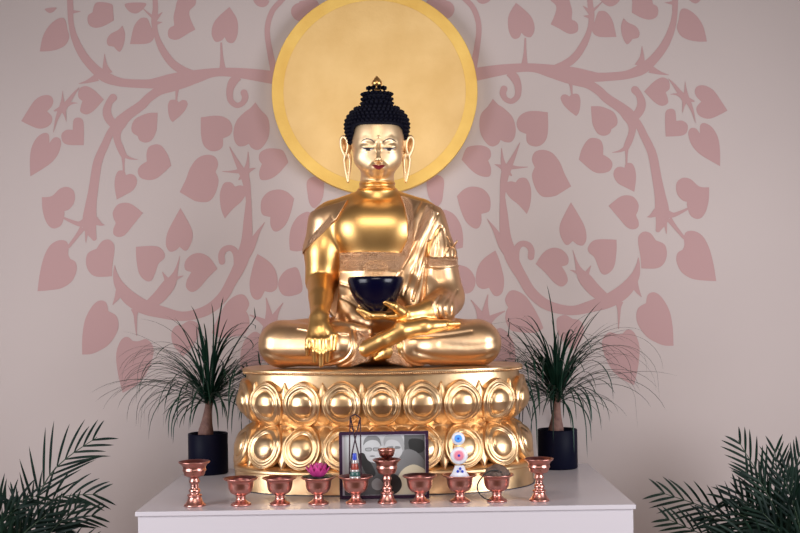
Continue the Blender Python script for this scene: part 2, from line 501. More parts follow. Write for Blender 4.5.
def body_field(g):
    A = core(g); legs(g, A); head(g, A); hands(g, A)
    A = smax(A, (.4-g.ax[1])[None, :, None]+0*A, .3)
    return A

CHEST = [(354, 186), (344, 205), (334.5, 223), (336, 240), (339, 252.5), (372, 251.5), (401, 253), (407, 240), (407.5, 222), (404, 205), (397, 186)]
RARM = [(336, 221), (322, 235), (303, 252), (285, 318), (336, 318), (338.5, 300), (340, 262), (338, 240)]
BANDS = [  # ornate brocade borders (polygons seen from the front)
    [(404, 186), (397, 186), (404, 205), (407.5, 222), (407, 240), (401, 253), (396, 262), (401, 268), (408, 258), (413, 243), (415, 222), (412, 202)],
    [(337, 252), (402, 252), (402, 270), (337, 270)],
    [(333, 220), (328, 229), (306, 250), (306, 240), (323, 222), (330, 214)],
    [(357, 330), (369.5, 330), (372, 350), (368, 362), (351, 366), (357, 352), (359, 342)],
    [(386, 344), (397, 338), (399, 352), (411, 366), (390, 366), (385, 354)],
    [(428, 257), (458, 257), (459, 265), (427, 266)],
    [(427, 203), (436, 210), (427, 226), (420, 240), (414, 240), (419, 222)]]
CREASES = [  # polyline, half width, depth (negative = ridge)
    ([(421, 200), (414, 214), (410, 226), (407, 240)], 1.1, 1.1),
    ([(432, 205), (424, 222), (417, 240), (406, 262), (398, 276)], 1.2, 1.5),
    ([(438, 213), (430, 230), (421, 250), (411, 276), (404, 294)], 1.2, 1.5),
    ([(441, 226), (434, 236), (427, 252), (420, 276), (413, 300)], 1.4, 1.9),
    ([(429, 242), (427, 262), (424, 290), (421, 305)], 1.6, 3.0),
    ([(437, 230), (437, 245), (436, 256)], 1.0, 1.1), ([(444, 228), (446, 242), (445, 256)], 1.0, 1.1),
    ([(451, 236), (452, 248), (452, 257)], 1.0, .9),
    ([(426, 257), (440, 259), (459, 257)], .9, -1.2), ([(426, 265.5), (440, 267), (461, 265)], .9, -1.2),
    ([(436, 298), (432, 304), (433, 312), (437, 320)], 1.0, -1.3), ([(440, 296), (436, 304), (437, 313), (441, 321)], .8, 1.0),
    ([(449, 296), (443, 306), (445, 316)], 1.2, 1.0), ([(458, 290), (451, 302), (450, 314)], 1.2, .9),
    ([(337, 253), (372, 252), (402, 253.5)], .9, -1.0), ([(337, 270), (372, 269), (402, 270)], .9, -1.0),
    ([(338, 283), (352, 288), (366, 300)], 1.3, 1.2), ([(338, 296), (350, 302), (362, 312)], 1.3, 1.2),
    ([(352, 330), (353.5, 340), (351, 350), (343, 358), (325, 363)], 1.1, 1.7),
    ([(356.5, 330), (358.5, 341), (356.5, 351), (349, 360), (334, 365.5)], 1.1, 1.7),
    ([(371, 332), (373, 348), (369, 360)], .9, -1.2),
    ([(386, 344), (385, 354), (390, 366)], .8, -1.0),
    ([(402, 341), (403, 351), (411, 360), (428, 364)], 1.1, 1.6), ([(398.5, 341), (400, 352), (408, 362), (422, 367)], 1.1, 1.5),
    ([(300, 327), (320, 330), (350, 332)], 1.4, -1.6), ([(410, 336), (440, 335), (470, 331)], 1.6, 1.0),
    ([(268, 352), (290, 357), (320, 357), (345, 352)], 2.4, .9), ([(492, 352), (470, 357), (440, 356), (415, 350)], 2.4, .9),
    ([(265, 342), (290, 343), (320, 340)], 3, .5), ([(495, 342), (470, 345), (440, 343)], 3, .6)]
def robe_field(g):
    A = core(g)
    B = g.new(); legs(g, B)
    A = smin(A, B, 5.0); del B
    # folded cloth lying in the lap and hem spread on the pedestal
    add(g, A, chain([L(334, 325.5, 48), L(352, 328, 55), L(369, 331.5, 60)], [3.4, 3.6, 3]), 1.5)
    add(g, A, chain([L(286, 328, 22), L(310, 328, 30), L(336, 329, 42)], [3, 3, 3]), 4)
    add(g, A, chain([L(425, 333, 44), L(452, 329, 38), L(478, 328, 24)], [5, 4, 3]), 4)
    add(g, A, chain([L(346, 300, 20), L(356, 318, 28), L(372, 324, 36), L(400, 322, 30)], [7, 6, 5, 4]), 6)
    # cloak hanging behind the arms, drape from the left arm to the lap
    add(g, A, ell(L(377, 278, -14), (58, 60, 13)), 5)
    add(g, A, chain([L(418, 232, 2), L(416, 262, 8), L(422, 292, 12), L(430, 318, 18)], [12, 13, 13, 12]), 7)
    add(g, A, chain([L(398, 262, 14), L(406, 292, 22), L(418, 316, 26)], [9, 10, 9]), 8)
    add(g, A, chain([L(347, 258, 6), L(347, 286, 10), L(342, 312, 18)], [8, 9, 9]), 8)
    A -= 1.5
    U, V = g.ax[0][:, None], g.ax[1][None, :]
    w = g.ax[2][None, None, :]
    # front-side weighting of the fold displacement
    for pts, hw, dep in CREASES:
        q = L2(catmull(pts, 4), 30); D = seg_dist(U, V, q)
        bump = dep*np.exp(-(D/hw)**2)
        A += bump[:, :, None]*(w > 0)
    ch = poly_sd(U, V, L2(catmull(CHEST, 1, True), 22))
    A = smax(A, np.minimum(-ch[:, :, None], (w+16)), .8)
    ra = poly_sd(U, V, L2(RARM, 8))
    A = smax(A, np.minimum(-ra[:, :, None], w+9), .8)
    # open at the collar, at the ankles
    lim = L(377, 190, 0)[1]
    slope = V - (lim - np.abs(U)*.30)
    A = smax(A, (slope[:, :, None]+0*w), .8)
    ank = poly_sd(U, V, L2([(371.5, 326), (373.5, 348), (370, 372), (386.5, 372), (384.5, 354), (385, 345), (402, 336), (402, 326)], 60))
    A = smax(A, np.minimum(-ank[:, :, None], (w-44)), .8)
    A = smax(A, (.3-V)[:, :, None]+0*w, .3)
    return A

def field_mesh(fn, lo, hi, h, fine=()):
    """coarse mesh of fn on a box plus finer meshes in the sub-boxes, joined"""
    VV = []; QQ = []; n = 0
    g = Grid(lo, hi, h); V, Q = nets(fn(g), g)
    C = V[Q].mean(1); keep = np.ones(len(Q), bool)
    for (a, b, hf) in fine:
        a = np.array(a); b = np.array(b)
        keep &= ~((C > a+2.).all(1) & (C < b-2.).all(1))
    V, Q = prune(V, Q, keep); VV.append(V); QQ.append(Q); n = len(V)
    for (a, b, hf) in fine:
        g = Grid(a, b, hf); V, Q = nets(fn(g), g)
        VV.append(V); QQ.append(Q+n); n += len(V)
    return np.concatenate(VV), np.concatenate(QQ)

STAT = empty('buddha_statue', (X0, YS, CAM_Z+ZT_REL), 'large gilded seated Buddha figure, cross-legged on the lotus pedestal holding a bowl', 'statue')
BV, BQ = field_mesh(body_field, (-150, -4, -45), (150, 265, 100), 1.25,
                    [(L(336, 199, -40), L(420, 92, 42), .5), (L(300, 370, 52), L(340, 322, 84), .5),
                     (L(352, 324, 40), L(416, 297, 90), .5)])
BW = W2(BV)
body = obj('body', BW, BQ, M['gold'], STAT)
bvh = BVHTree.FromPolygons([tuple(v) for v in BW], [tuple(int(i) for i in q) for q in BQ])
RV, RQ = field_mesh(robe_field, (-150, -4, -50), (150, 200, 100), 1.0)
robe = obj('robe', W2(RV), RQ, M['robe_gold'], STAT)
robe['label'] = 'rosy gold robe over one shoulder with brocade borders'
orn = np.zeros(len(RV))
for b in BANDS:
    q = L2(b, 30); d = poly_sd(RV[:, 0], RV[:, 1], q)
    orn = np.maximum(orn, np.clip(-d/1.2+.3, 0, 1)*(RV[:, 2] > -2))
at = robe.data.attributes.new('ornate', 'FLOAT', 'POINT'); at.data.foreach_set('value', orn.astype(np.float32))
rbvh = BVHTree.FromPolygons([tuple(v) for v in W2(RV)], [tuple(int(i) for i in q) for q in RQ])

def hit(px, py, which=None, off=.0005):
    best = None
    d = (P(px, py, 4)-Vector((0, 0, CAM_Z))).normalized()
    r = (which or bvh).ray_cast(Vector((0, 0, CAM_Z)), d)
    if r[0] is None: return P(px, py, YS-.1)
    return r[0]-d*off
def decal(name, quad_rows, m, parent, which=None, off=.0005):
    """rows of photograph points laid on the statue's surface"""
    v = []; f = []; k = len(quad_rows[0])
    for row in quad_rows:
        for (x, y) in row: v.append(hit(x, y, which, off))
    for i in range(len(quad_rows)-1):
        for j in range(k-1):
            f.append((i*k+j, i*k+j+1, (i+1)*k+j+1, (i+1)*k+j))
    return obj(name, v, f, m, parent)
def stroke_rows(pts, ws):
    c = catmull([(x, y, w) for (x, y), w in zip(pts, ws)], 6)
    r1, r2, r3 = [], [], []
    for i, p in enumerate(c):
        t = c[min(i+1, len(c)-1)][:2]-c[max(i-1, 0)][:2]; t /= np.linalg.norm(t)+1e-9
        nrm = np.array((-t[1], t[0])); w = p[2]/2
        r1.append(tuple(p[:2]-nrm*w)); r2.append(tuple(p[:2])); r3.append(tuple(p[:2]+nrm*w))
    return [r1, r2, r3]
c = 378.6
for s in (-1, 1):
    S = lambda pts: [(c+s*x, y) for x, y in pts]
    decal('eyebrow', stroke_rows(S([(17.8, 142.0), (14.5, 139.6), (11, 138.9), (7, 140.0), (4.2, 142.6)]), [.5, 1.1, 1.2, 1.1, .6]), M['ink'], STAT)
    e = decal('eye', stroke_rows(S([(16.6, 147.9), (13.6, 149.2), (10.6, 149.6), (7.6, 149.3), (4.9, 148.5)]), [.3, 2.0, 2.6, 2.0, .3]), M['eyewhite'], STAT)
    e['label'] = 'painted half-closed eye'
    decal('iris', stroke_rows(S([(12.6, 149.2), (10.6, 149.5), (8.6, 149.2)]), [2.3, 2.8, 2.3]), M['ink'], e, off=.0010)
    decal('lash_line', stroke_rows(S([(18.0, 146.8), (15, 147.9), (11, 148.5), (7.5, 148.1), (4.4, 148.0)]), [.5, 1.2, 1.5, 1.3, .5]), M['ink'], e, off=.0012)
def lip(name, hw, y0, sag, up):
    rows_ = []
    for k in range(7):
        t = k/6; rows_.append([(c-hw+2*hw*i/24, y0-up*abs(i/12-1)**2+sag(i/24)*t) for i in range(25)])
    decal(name, rows_, M['red'], STAT, off=.0007)
lip('upper_lip', 7.0, 166.7, lambda x: -(2.0*math.sin(PI*x)**.6-.7*math.exp(-((x-.5)*12)**2)), .9)
lip('lower_lip', 6.0, 166.65, lambda x: 2.9*math.sin(PI*x)**.8, .7)
fa = body.data.attributes.new('face', 'FLOAT', 'POINT')
nk = L(377, 184, 0)[1]
fa.data.foreach_set('value', np.clip((BV[:, 1]-nk)/4, 0, 1).astype(np.float32))

# ---------- hair
def hair_field(g):
    A = g.new()
    add(g, A, ell(L(377, 133, -2), (29.5, 30, 32.5)), 0)
    add(g, A, ell(L(377, 125, -2), (30.5, 20, 31)), 4)
    add(g, A, cap(L(377, 108, -3), L(377, 99, -3), 13.5, 13.2), 3)
    add(g, A, ell(L(377, 93.5, -3), (13, 6.5, 13)), 2)
    add(g, A, ell(L(377, 90.5, -3), (11, 4.5, 11)), 1)
    U, V = g.ax[0][:, None], g.ax[1][None, :]; w = g.ax[2][None, None, :]
    fr = poly_sd(U, V, L2([(353.5, 132), (353.8, 128), (356, 125.6), (360, 124.7), (396, 124.7), (400, 125.6), (402.5, 128), (403, 132), (405, 144), (405, 178), (350.5, 178), (350.5, 144)], 24))
    A = smax(A, np.minimum(-fr[:, :, None], (w-2)), .6)
    lo = L(377, 146, 0)[1]
    A = smax(A, (lo-V)[:, :, None]+0*w, .6)
    return A
HV, HQ = field_mesh(hair_field, L(335, 150, -42), L(420, 84, 40), .8)
hb = MB(); hb.v = [tuple(v) for v in W2(HV)]; hb.f = [tuple(int(i) for i in q) for q in HQ]; hb.m = [0]*len(hb.f)
hc = L(377, 128, -3)
hbvh = BVHTree.FromPolygons(hb.v, hb.f)
def curl(p, nrm, r, h):
    nrm = nrm.normalized(); a = nrm.orthogonal().normalized(); b = nrm.cross(a)
    v = []; f = []; n = 7
    for (rr, hh) in ((1, -.25), (.88, .3), (.5, .72)):
        for i in range(n):
            q = 2*PI*i/n; v.append(p+(a*math.cos(q)+b*math.sin(q))*r*rr+nrm*h*hh)
    v.append(p+nrm*h)
    for j in range(2):
        for i in range(n): f.append((j*n+i, j*n+(i+1) % n, (j+1)*n+(i+1) % n, (j+1)*n+i))
    for i in range(n): f.append((2*n+i, 2*n+(i+1) % n, 3*n))
    hb.add(v, f)
rows = []
for py in np.arange(143, 107, -3.7): rows.append((py, 1))
for py in (104.3, 99.2, 94.2, 89.4): rows.append((py, 2))
for k, (py, kind) in enumerate(rows):
    z = L(377, py, 0)[1]; cen = Vector((X0+hc[0]*UM, YS-hc[2]*UM, CAM_Z+ZT_REL+z*UM))
    R0 = {1: 30*math.sqrt(max(.05, 1-((py-128)/26)**2)) if py < 128 else 30, 2: 13 if py > 92 else 8}[kind]
    n = max(8, int(2*PI*R0/4.0))
    for i in range(n):
        a = 2*PI*(i+.5*(k % 2))/n
        d = Vector((math.cos(a), math.sin(a), 0))
        o = cen+d*.3
        r = hbvh.ray_cast(o, -d)
        if r[0] is None or (r[0]-cen).length > .115: continue
        nn = r[1]
        if nn.dot(d) < .05: continue
        v = (r[0].y-YS)/-UM
        pxz = r[0]
        if kind == 1:
            # keep the forehead clear
            if v > 4 and py > 127 and abs((pxz.x-X0)/UM-hc[0]) < 25.0: continue
            if abs((pxz.x-X0)/UM-hc[0]) < 26 and v > 2 and py > 124.7 and py <= 127: pass
        dd = (nn+Vector((0, 0, .25))+d*.4).normalized()
        curl(r[0], dd, 2.25*UM, (3.0 if kind == 1 else 4.0)*UM)
for rr, py, n in ((0, 106.9, 0), (8.5, 87.9, 10), (4, 87.4, 6)):
    for i in range(n):
        a = 2*PI*i/n; p = L(377, py, 0)
        curl(Vector((X0+(hc[0]+rr*math.cos(a))*UM, YS-(hc[2]+rr*math.sin(a))*UM, CAM_Z+ZT_REL+p[1]*UM)), Vector((math.cos(a), math.sin(a), 1.2)), 2.2*UM, 2.6*UM)
hair = hb.build('hair', M['hair'], STAT)
hair['label'] = 'blue-black hair in tight pointed curls with a topknot'
fb = MB(); p = L(377, 88.4, -3)
fb.lathe((X0+p[0]*UM, YS+3*UM, CAM_Z+ZT_REL+p[1]*UM), [(3*UM, -1.5*UM), (4.6*UM, 1*UM), (3.4*UM, 1.9*UM), (4.2*UM, 2.6*UM), (5.3*UM, 4.5*UM), (5.2*UM, 6.2*UM), (4*UM, 8.3*UM), (2*UM, 10.8*UM), (.6*UM, 12.3*UM), (0, 13*UM)], 32)
fb.build('topknot_finial', M['gold'], STAT)
# armlet bow on the sleeve
ab = MB()
for q in ([(447, 236), (451, 243), (447, 247), (454, 246), (457, 241)], [(450, 247), (447, 253), (444, 257)], [(452, 247), (456, 252), (455, 257)]):
    ab.tube([hit(x, y, rbvh, .0005) for x, y in q], .0030, 8)
ab.build('armlet_bow', M['robe_gold'], STAT)
rs = MB(); random.seed(5)
def rtube(pts, r): rs.tube([hit(x, y, rbvh, .0002) for x, y in catmull(pts, 4)], r, 6)
rtube([(375.5+12*math.cos(a*PI/10), 268+7.2*math.sin(a*PI/10)) for a in range(21)], .0014)
rtube([(375.5+9.3*math.cos(a*PI/10), 268+5.2*math.sin(a*PI/10)) for a in range(21)], .0010)
for a in range(14):
    t_ = a*2*PI/14; x_, y_ = 375.5+10.7*math.cos(t_), 268+6.2*math.sin(t_)
    rs.ball(hit(x_, y_, rbvh, .0004), .0024, 0, 8, 6)
for i_ in range(26):
    t_ = random.uniform(0, 2*PI); q_ = random.random()**.5
    x_, y_ = 375.5+8*q_*math.cos(t_), 268+4.3*q_*math.sin(t_)
    rtube([(x_+1.6*k_*math.cos(t_+k_*1.5), y_+1.2*k_*math.sin(t_+k_*1.5)) for k_ in (.2, .5, .8, 1.1)], .0009)
rtube([(363, 253), (363, 249.6), (386.5, 249.6), (386.5, 253)], .0011)
for y_ in (254.5, 260.5): rtube([(341+3*i_, y_+.5*math.sin(i_*1.4)) for i_ in range(20)], .0008)
rs.build('brocade_rosette', M['robe_gold'], STAT)['label'] = 'embossed oval brocade rosette on the sash'

# ---------- bowl in the hand
wb = 64; pb = L(376.3, 311.5, wb); s = 1-wb*UM/YS
cx, cy, cz = X0+pb[0]*UM, YS-wb*UM, CAM_Z+ZT_REL+pb[1]*UM
u = UM*s*1.04
bb = MB()
bb.lathe((cx, cy, cz), [(0, 0), (9.5*u, 0), (10.5*u, .8*u), (11*u, 2.2*u), (14.5*u, 4.6*u), (19*u, 9.2*u), (22.8*u, 15.6*u), (25.2*u, 22*u), (26.5*u, 27*u), (27*u, 30*u), (26.6*u, 32.3*u),
    (25.4*u, 33.5*u), (24.2*u, 33.2*u), (24*u, 31*u), (23*u, 24*u), (17*u, 12*u), (8*u, 4*u), (0, 3*u)], 72)
bowl = bb.build('alms_bowl', M['bowlblue'], None, True, (cx, cy, cz))
tag(bowl, 'dark blue lacquered alms bowl held in the upturned hand of the Buddha statue', 'bowl')
# ------------------------------------------------------------------ lotus pedestal
YP = 3.68
def superellipse(a, b, e=2.5, n=720):
    t = np.linspace(0, 2*PI, n, endpoint=False)
    c, s = np.cos(t), np.sin(t)
    r = (np.abs(c/a)**e+np.abs(s/b)**e)**(-1/e)
    return np.stack([r*c, r*s], 1)
A0, B0 = .421, .238
OUT = superellipse(A0, B0)
seg = np.linalg.norm(np.roll(OUT, -1, 0)-OUT, axis=1); cum = np.concatenate([[0], np.cumsum(seg)]); PER = cum[-1]
tang = np.roll(OUT, -1, 0)-np.roll(OUT, 1, 0); nrmO = np.stack([tang[:, 1], -tang[:, 0]], 1); nrmO /= np.linalg.norm(nrmO, axis=1)[:, None]
S0 = cum[540]                      # arc position of the point nearest the viewer (-Y)
def OP(s, off):
    """point on the outline, arc length s from the front centre (positive to the right)"""
    q = (S0+np.asarray(s)) % PER
    i = np.interp(q, cum, np.arange(721)); i0 = np.floor(i).astype(int) % 720; i1 = (i0+1) % 720; f = (i-np.floor(i))
    p = OUT[i0]*(1-f)[..., None]+OUT[i1]*f[..., None]; nn = nrmO[i0]*(1-f)[..., None]+nrmO[i1]*f[..., None]
    p = p+nn*np.asarray(off)[..., None]
    return X0+p[..., 0], YP+p[..., 1]
PED = empty('lotus_pedestal', (X0, YP, TABLE_Z), 'gilded double-row lotus petal pedestal standing on the white altar table', 'pedestal')
def zr(v): return CAM_Z+v
def sweep(name, prof, mat_, parent, n=240, smooth=True):
    ss = np.linspace(0, PER, n, endpoint=False); v = []; f = []
    for off, z in prof:
        x, y = OP(ss, np.full(n, off)); v += [(a, b, z) for a, b in zip(x, y)]
    for j in range(len(prof)-1):
        for i in range(n):
            a, b = j*n+i, j*n+(i+1) % n
            f.append((a, b, b+n, a+n))
    f.append(tuple(range(n))[::-1]); f.append(tuple(range((len(prof)-1)*n, len(prof)*n)))
    o = obj(name, v, f, mat_, parent, smooth)
    md = o.modifiers.new('edges', 'EDGE_SPLIT'); md.split_angle = math.radians(38)
    return o
G = M['pedestal_gold']
sweep('core', [(-.03, zr(-.470)), (.004, zr(-.46)), (0, zr(-.41)), (-.02, zr(-.375)), (-.034, zr(-.354)), (-.02, zr(-.33)), (-.008, zr(-.29)), (-.004, zr(-.232)), (-.006, zr(-.205)), (-.03, zr(-.203))], G, PED)
sweep('top_plate', [(-.004, zr(-.2055)), (.004, zr(-.2055)), (.0045, zr(-.2035)), (.002, zr(-.2025)), (.002, zr(-.1985)), (.0065, zr(-.1975)), (.0065, zr(-.1935)), (.003, zr(-.1905)), (-.012, zr(-.190))], G, PED)
sweep('base_plinth', [(.036, TABLE_Z+.0005), (.036, zr(-.541)), (.034, zr(-.538)), (.033, zr(-.492)), (.036, zr(-.489)), (.0365, zr(-.484)), (.034, zr(-.480)), (.022, zr(-.472)), (.006, zr(-.462))], G, PED)
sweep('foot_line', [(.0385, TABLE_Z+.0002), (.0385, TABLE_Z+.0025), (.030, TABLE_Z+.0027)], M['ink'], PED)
bd = MB(); nb = int(PER/.0062)
xs, ys = OP(np.arange(nb)*PER/nb, np.full(nb, .0030))
for x, y in zip(xs, ys): bd.ball((x, y, zr(-.2005)), .0026, 0, 7, 5)
bd.build('beaded_border', G, PED)

def off_up(z):      # outward swell of the upper row, z relative to the camera
    t = (z+.354)/.124      # 0 bottom .. 1 top
    return np.interp(t, [-.1, 0, .12, .3, .5, .7, .9, 1.05], [-.036, -.030, -.010, .008, .016, .016, .010, .010])
def off_lo(z):
    t = (-.354-z)/.120     # 0 top .. 1 bottom
    return np.interp(t, [-.1, 0, .12, .3, .5, .7, .9, 1.05], [-.036, -.030, -.006, .014, .023, .028, .032, .036])
def petal(s_c, cz, hw, hh, upper, prof, tip=.008, back=0., name='petal'):
    nr, na = len(prof), 44
    sgn = 1 if upper else -1
    V = []; F_ = []
    for (rho, d) in prof:
        ph = np.arange(na)*2*PI/na
        ca, sa = np.cos(ph), np.sin(ph)
        x = hw*np.sign(ca)*np.abs(ca)**.92*(1-.10*np.clip(-sa, 0, 1)**1.5)
        y = hh*np.sign(sa)*np.abs(sa)**.95+tip*np.clip(sa, 0, 1)**14
        if name == 'inner_petal': x = x*(1-.62*np.clip(sa, 0, 1)**1.6)
        x = x*rho; y = y*rho
        z = cz+sgn*y
        of = (off_up if upper else off_lo)(z)+d+back
        X, Y = OP(s_c+x, of)
        V += list(zip(X, Y, z+CAM_Z))
    for j in range(nr-1):
        for i in range(na):
            a, b = j*na+i, j*na+(i+1) % na
            q = (a, b, b+na, a+na)
            F_.append(q if upper else q[::-1])
    c0 = len(V)
    of = (off_up if upper else off_lo)(np.array([cz]))+prof[-1][1]+back
    X, Y = OP(np.array([s_c]), of); V.append((X[0], Y[0], cz+CAM_Z))
    for i in range(na):
        q = ((nr-1)*na+i, (nr-1)*na+(i+1) % na, c0)
        F_.append(q if upper else q[::-1])
    ctr = Vector(V[c0])
    return obj(name, V, F_, G, PED)
dome = [(r, .0025+.0120*math.sqrt(max(0, 1-(r/.58)**2))) for r in (.579, .57, .54, .49, .42, .33, .22, .1)]
PROF = [(1.03, -.016), (1.01, -.006), (.99, .000), (.97, .0045), (.945, .0052), (.92, .0035), (.90, .0022), (.87, .0030), (.83, .0052), (.78, .0062), (.73, .0052), (.69, .0025), (.655, .0030), (.63, .0032), (.605, .0005)]+dome
PROF2 = [(1.03, -.014), (.99, -.002), (.94, .001), (.7, .002), (.4, .003), (.15, .004)]
NP_ = 19; step = PER/NP_
for k in range(NP_):
    s_ = k*step if k <= NP_//2 else (k-NP_)*step
    petal(s_, -.2915, .0560, .0640, True, PROF, tip=.004)
    petal(s_, -.412, .0560, .0610, False, PROF, tip=.003)
for k in range(NP_):
    s_ = (k+.5)*step
    petal(s_, -.300, .030, .064, True, PROF2, tip=.010, back=-.009, name='inner_petal')
    petal(s_, -.412, .030, .060, False, PROF2, tip=.008, back=-.009, name='inner_petal')

# ------------------------------------------------------------------ altar table
AL, AR, AF, AB = -.715, .621, 3.20, 4.02
TAB = empty('altar_table', ((AL+AR)/2, (AF+AB)/2, 0), 'long white altar table with a thin overhanging top, carrying the statue', 'table')
b = MB(); b.box(AL, AR, AF, AB, TABLE_Z-.0125, TABLE_Z, bev=.0015); b.build('table_top', M['white'], TAB, False)
b = MB(); b.box(AL+.006, AR-.006, AF+.006, AB-.006, .06, TABLE_Z-.0125, bev=.002); b.build('cabinet_body', M['white'], TAB, False)
b = MB(); b.box(AL+.03, AR-.03, AF+.04, AB-.03, 0, .06); b.build('plinth', M['white'], TAB, False)

# ------------------------------------------------------------------ halo disc
hc0 = P(374.6, 91.5, 4.10); hr = 103*4.10/F
v = []; f = []
HD = empty('halo_disc', hc0, 'large round gilded halo disc behind the head of the statue, against the wall', 'halo')
def disc(name, r, y0, y1, m, bev=.0015, n=128):
    b = MB(); pr = [(0, 0), (r-bev, 0), (r, bev), (r, (y1-y0)-bev), (r-bev, (y1-y0)), (0, y1-y0)]
    v = []; f = []
    for rr, dz in pr:
        for i in range(n):
            a = 2*PI*i/n; v.append((hc0.x+rr*math.cos(a), y0+dz, hc0.z+rr*math.sin(a)))
    for j in range(len(pr)-1):
        for i in range(n):
            p, q = j*n+i, j*n+(i+1) % n; f.append((p, q, q+n, p+n))
    o = obj(name, v, f, m, HD); md = o.modifiers.new('e', 'EDGE_SPLIT'); md.split_angle = .6
    return o
disc('rim_plate', hr, 4.100, 4.1494, M['halo_rim'])
disc('gilded_face', hr*.885, 4.0985, 4.101, M['halo_gold'], .0008)

# ------------------------------------------------------------------ offering vessels
def pr(lst, s=1): return [(r*s*.00274, z*s*.00274) for r, z in lst]
LOW = [(0, 0), (10, 0), (10.3, .8), (10, 1.6), (8.4, 2.5), (6.2, 3.8), (4.8, 5.6), (4.4, 7.6), (5.0, 8.6), (4.6, 9.4), (6.5, 10.4), (9.6, 12), (11.4, 14.4), (12.4, 17.5), (12.8, 21), (13.2, 23.8),
       (14.4, 24.9), (16.8, 25.9), (17.3, 26.7), (17.1, 27.3), (16.4, 27.3)]
LOWIN = [(16.4, 27.3), (15, 26.6), (13.2, 25.9), (12.2, 25), (11.8, 21), (10.4, 16), (7.5, 13.2), (3, 12.4), (0, 12.3)]
TALL = [(0, 0), (10.6, 0), (11, .8), (10.6, 1.6), (9.4, 2.6), (7.8, 5), (6.6, 8), (6.2, 9.3), (7.4, 10), (7.6, 10.8), (6.4, 11.6), (4.6, 12.2), (5.4, 13.6), (5.8, 15), (5.3, 16.6), (3.9, 17.8),
        (3.7, 19), (4.2, 20), (3.6, 21.2), (4.4, 22.6), (5.3, 24), (5.3, 25.2), (4.1, 26.8), (4.4, 28.2), (6.6, 29.2), (9.4, 30.2), (10.3, 31.8), (10.9, 34.2), (11.8, 35.2), (11.8, 36.4), (11.2, 37.2), (11.5, 39), (12.6, 41),
        (14.9, 42.8), (15.8, 43.8), (15.6, 44.5), (14.9, 44.5)]
TALLIN = [(14.9, 44.5), (13.5, 43.9), (12, 43.0), (10.6, 42), (9.8, 38), (8, 34.5), (0, 33.4)]
def rowpos(px): return Vector(((px-400-200*.0148)*3.285/F, 3.285, TABLE_Z))
def vessel(name, outer, inner, px, label, group, part='cup', Y=3.285, s=1, proto=None):
    loc = Vector(((px-400-200*.0148)*Y/F, Y, TABLE_Z+.0003))
    if proto is not None:
        e = copy_tree(proto); e.location = loc; e['label'] = label; e.scale = (s, s, s) if not isinstance(s, tuple) else s
        return e
    e = empty(name, loc, label, 'bowl' if 'bowl' in name else 'goblet', group)
    b = MB(); b.lathe(loc, pr(outer)+[pr(inner)[0]], 56); b.f = [q for q in b.f if len(q) == 4 or q[0] < 60]
    o = b.build('outer_shell', M['copper'], e)
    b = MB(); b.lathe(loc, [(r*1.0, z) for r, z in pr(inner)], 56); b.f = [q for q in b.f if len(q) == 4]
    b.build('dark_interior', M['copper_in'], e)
    # water or rice level as an inner surface
    e.scale = (s, s, s) if not isinstance(s, tuple) else s
    return e
GR = 'low copper offering bowls in the row on the altar'
low = vessel('offering_bowl', LOW, LOWIN, 241, 'empty low copper offering bowl, first from the left beside the tall left goblet', GR)
for px, lb in ((280, 'empty low copper offering bowl just left of the bowl with the magenta lotus'),
               (318.5, 'low copper offering bowl carrying the magenta lotus flower'),
               (356, 'low copper offering bowl carrying the small corded amulet in front of the frame'),
               (420, 'empty low copper offering bowl in front of the right end of the framed photo'),
               (460, 'low copper offering bowl carrying the white stacked-disc ornament'),
               (497, 'low copper offering bowl carrying the brown rounded stone with a cord')):
    vessel('offering_bowl', LOW, LOWIN, px, lb, GR, proto=low)
tall = vessel('offering_goblet', TALL, TALLIN, 194.8, 'tall copper goblet with ringed stem at the left end of the row', 'tall copper goblets on the altar')
vessel('offering_goblet', TALL, TALLIN, 387.3, 'tall copper goblet in front of the framed photo, with a tiny bowl in its cup', '', proto=tall, s=(.90, .90, .985))
vessel('offering_goblet', TALL, TALLIN, 539.5, 'tall copper goblet with ringed stem at the right end of the row', '', proto=tall, s=(.93, .93, .95))
# tiny bowl standing in the central goblet
tp = rowpos(387.3)
tz = TABLE_Z+33.4*.00274*.985+.0004
t = empty('butter_lamp_bowl', (tp.x, tp.y, tz), 'tiny footed copper bowl standing in the cup of the central goblet', 'bowl')
b = MB(); b.lathe((tp.x, tp.y, tz), pr([(0, 0), (5, 0), (5, 1), (2.2, 2.5), (1.8, 9), (2.6, 11.5), (5, 12.6), (7.0, 14.4), (8.0, 17.5), (8.4, 19.6), (8.9, 20.6), (8.5, 21.0), (7.6, 20.2)]), 40)
b.f = [q for q in b.f if len(q) == 4 or q[0] < 60]; b.build('outer_shell', M['copper'], t)
b = MB(); b.lathe((tp.x, tp.y, tz), pr([(7.6, 20.2), (6.9, 17.8), (5.4, 15.3), (0, 14.4)]), 40); b.f = [q for q in b.f if len(q) == 4]; b.build('dark_interior', M['copper_in'], t)

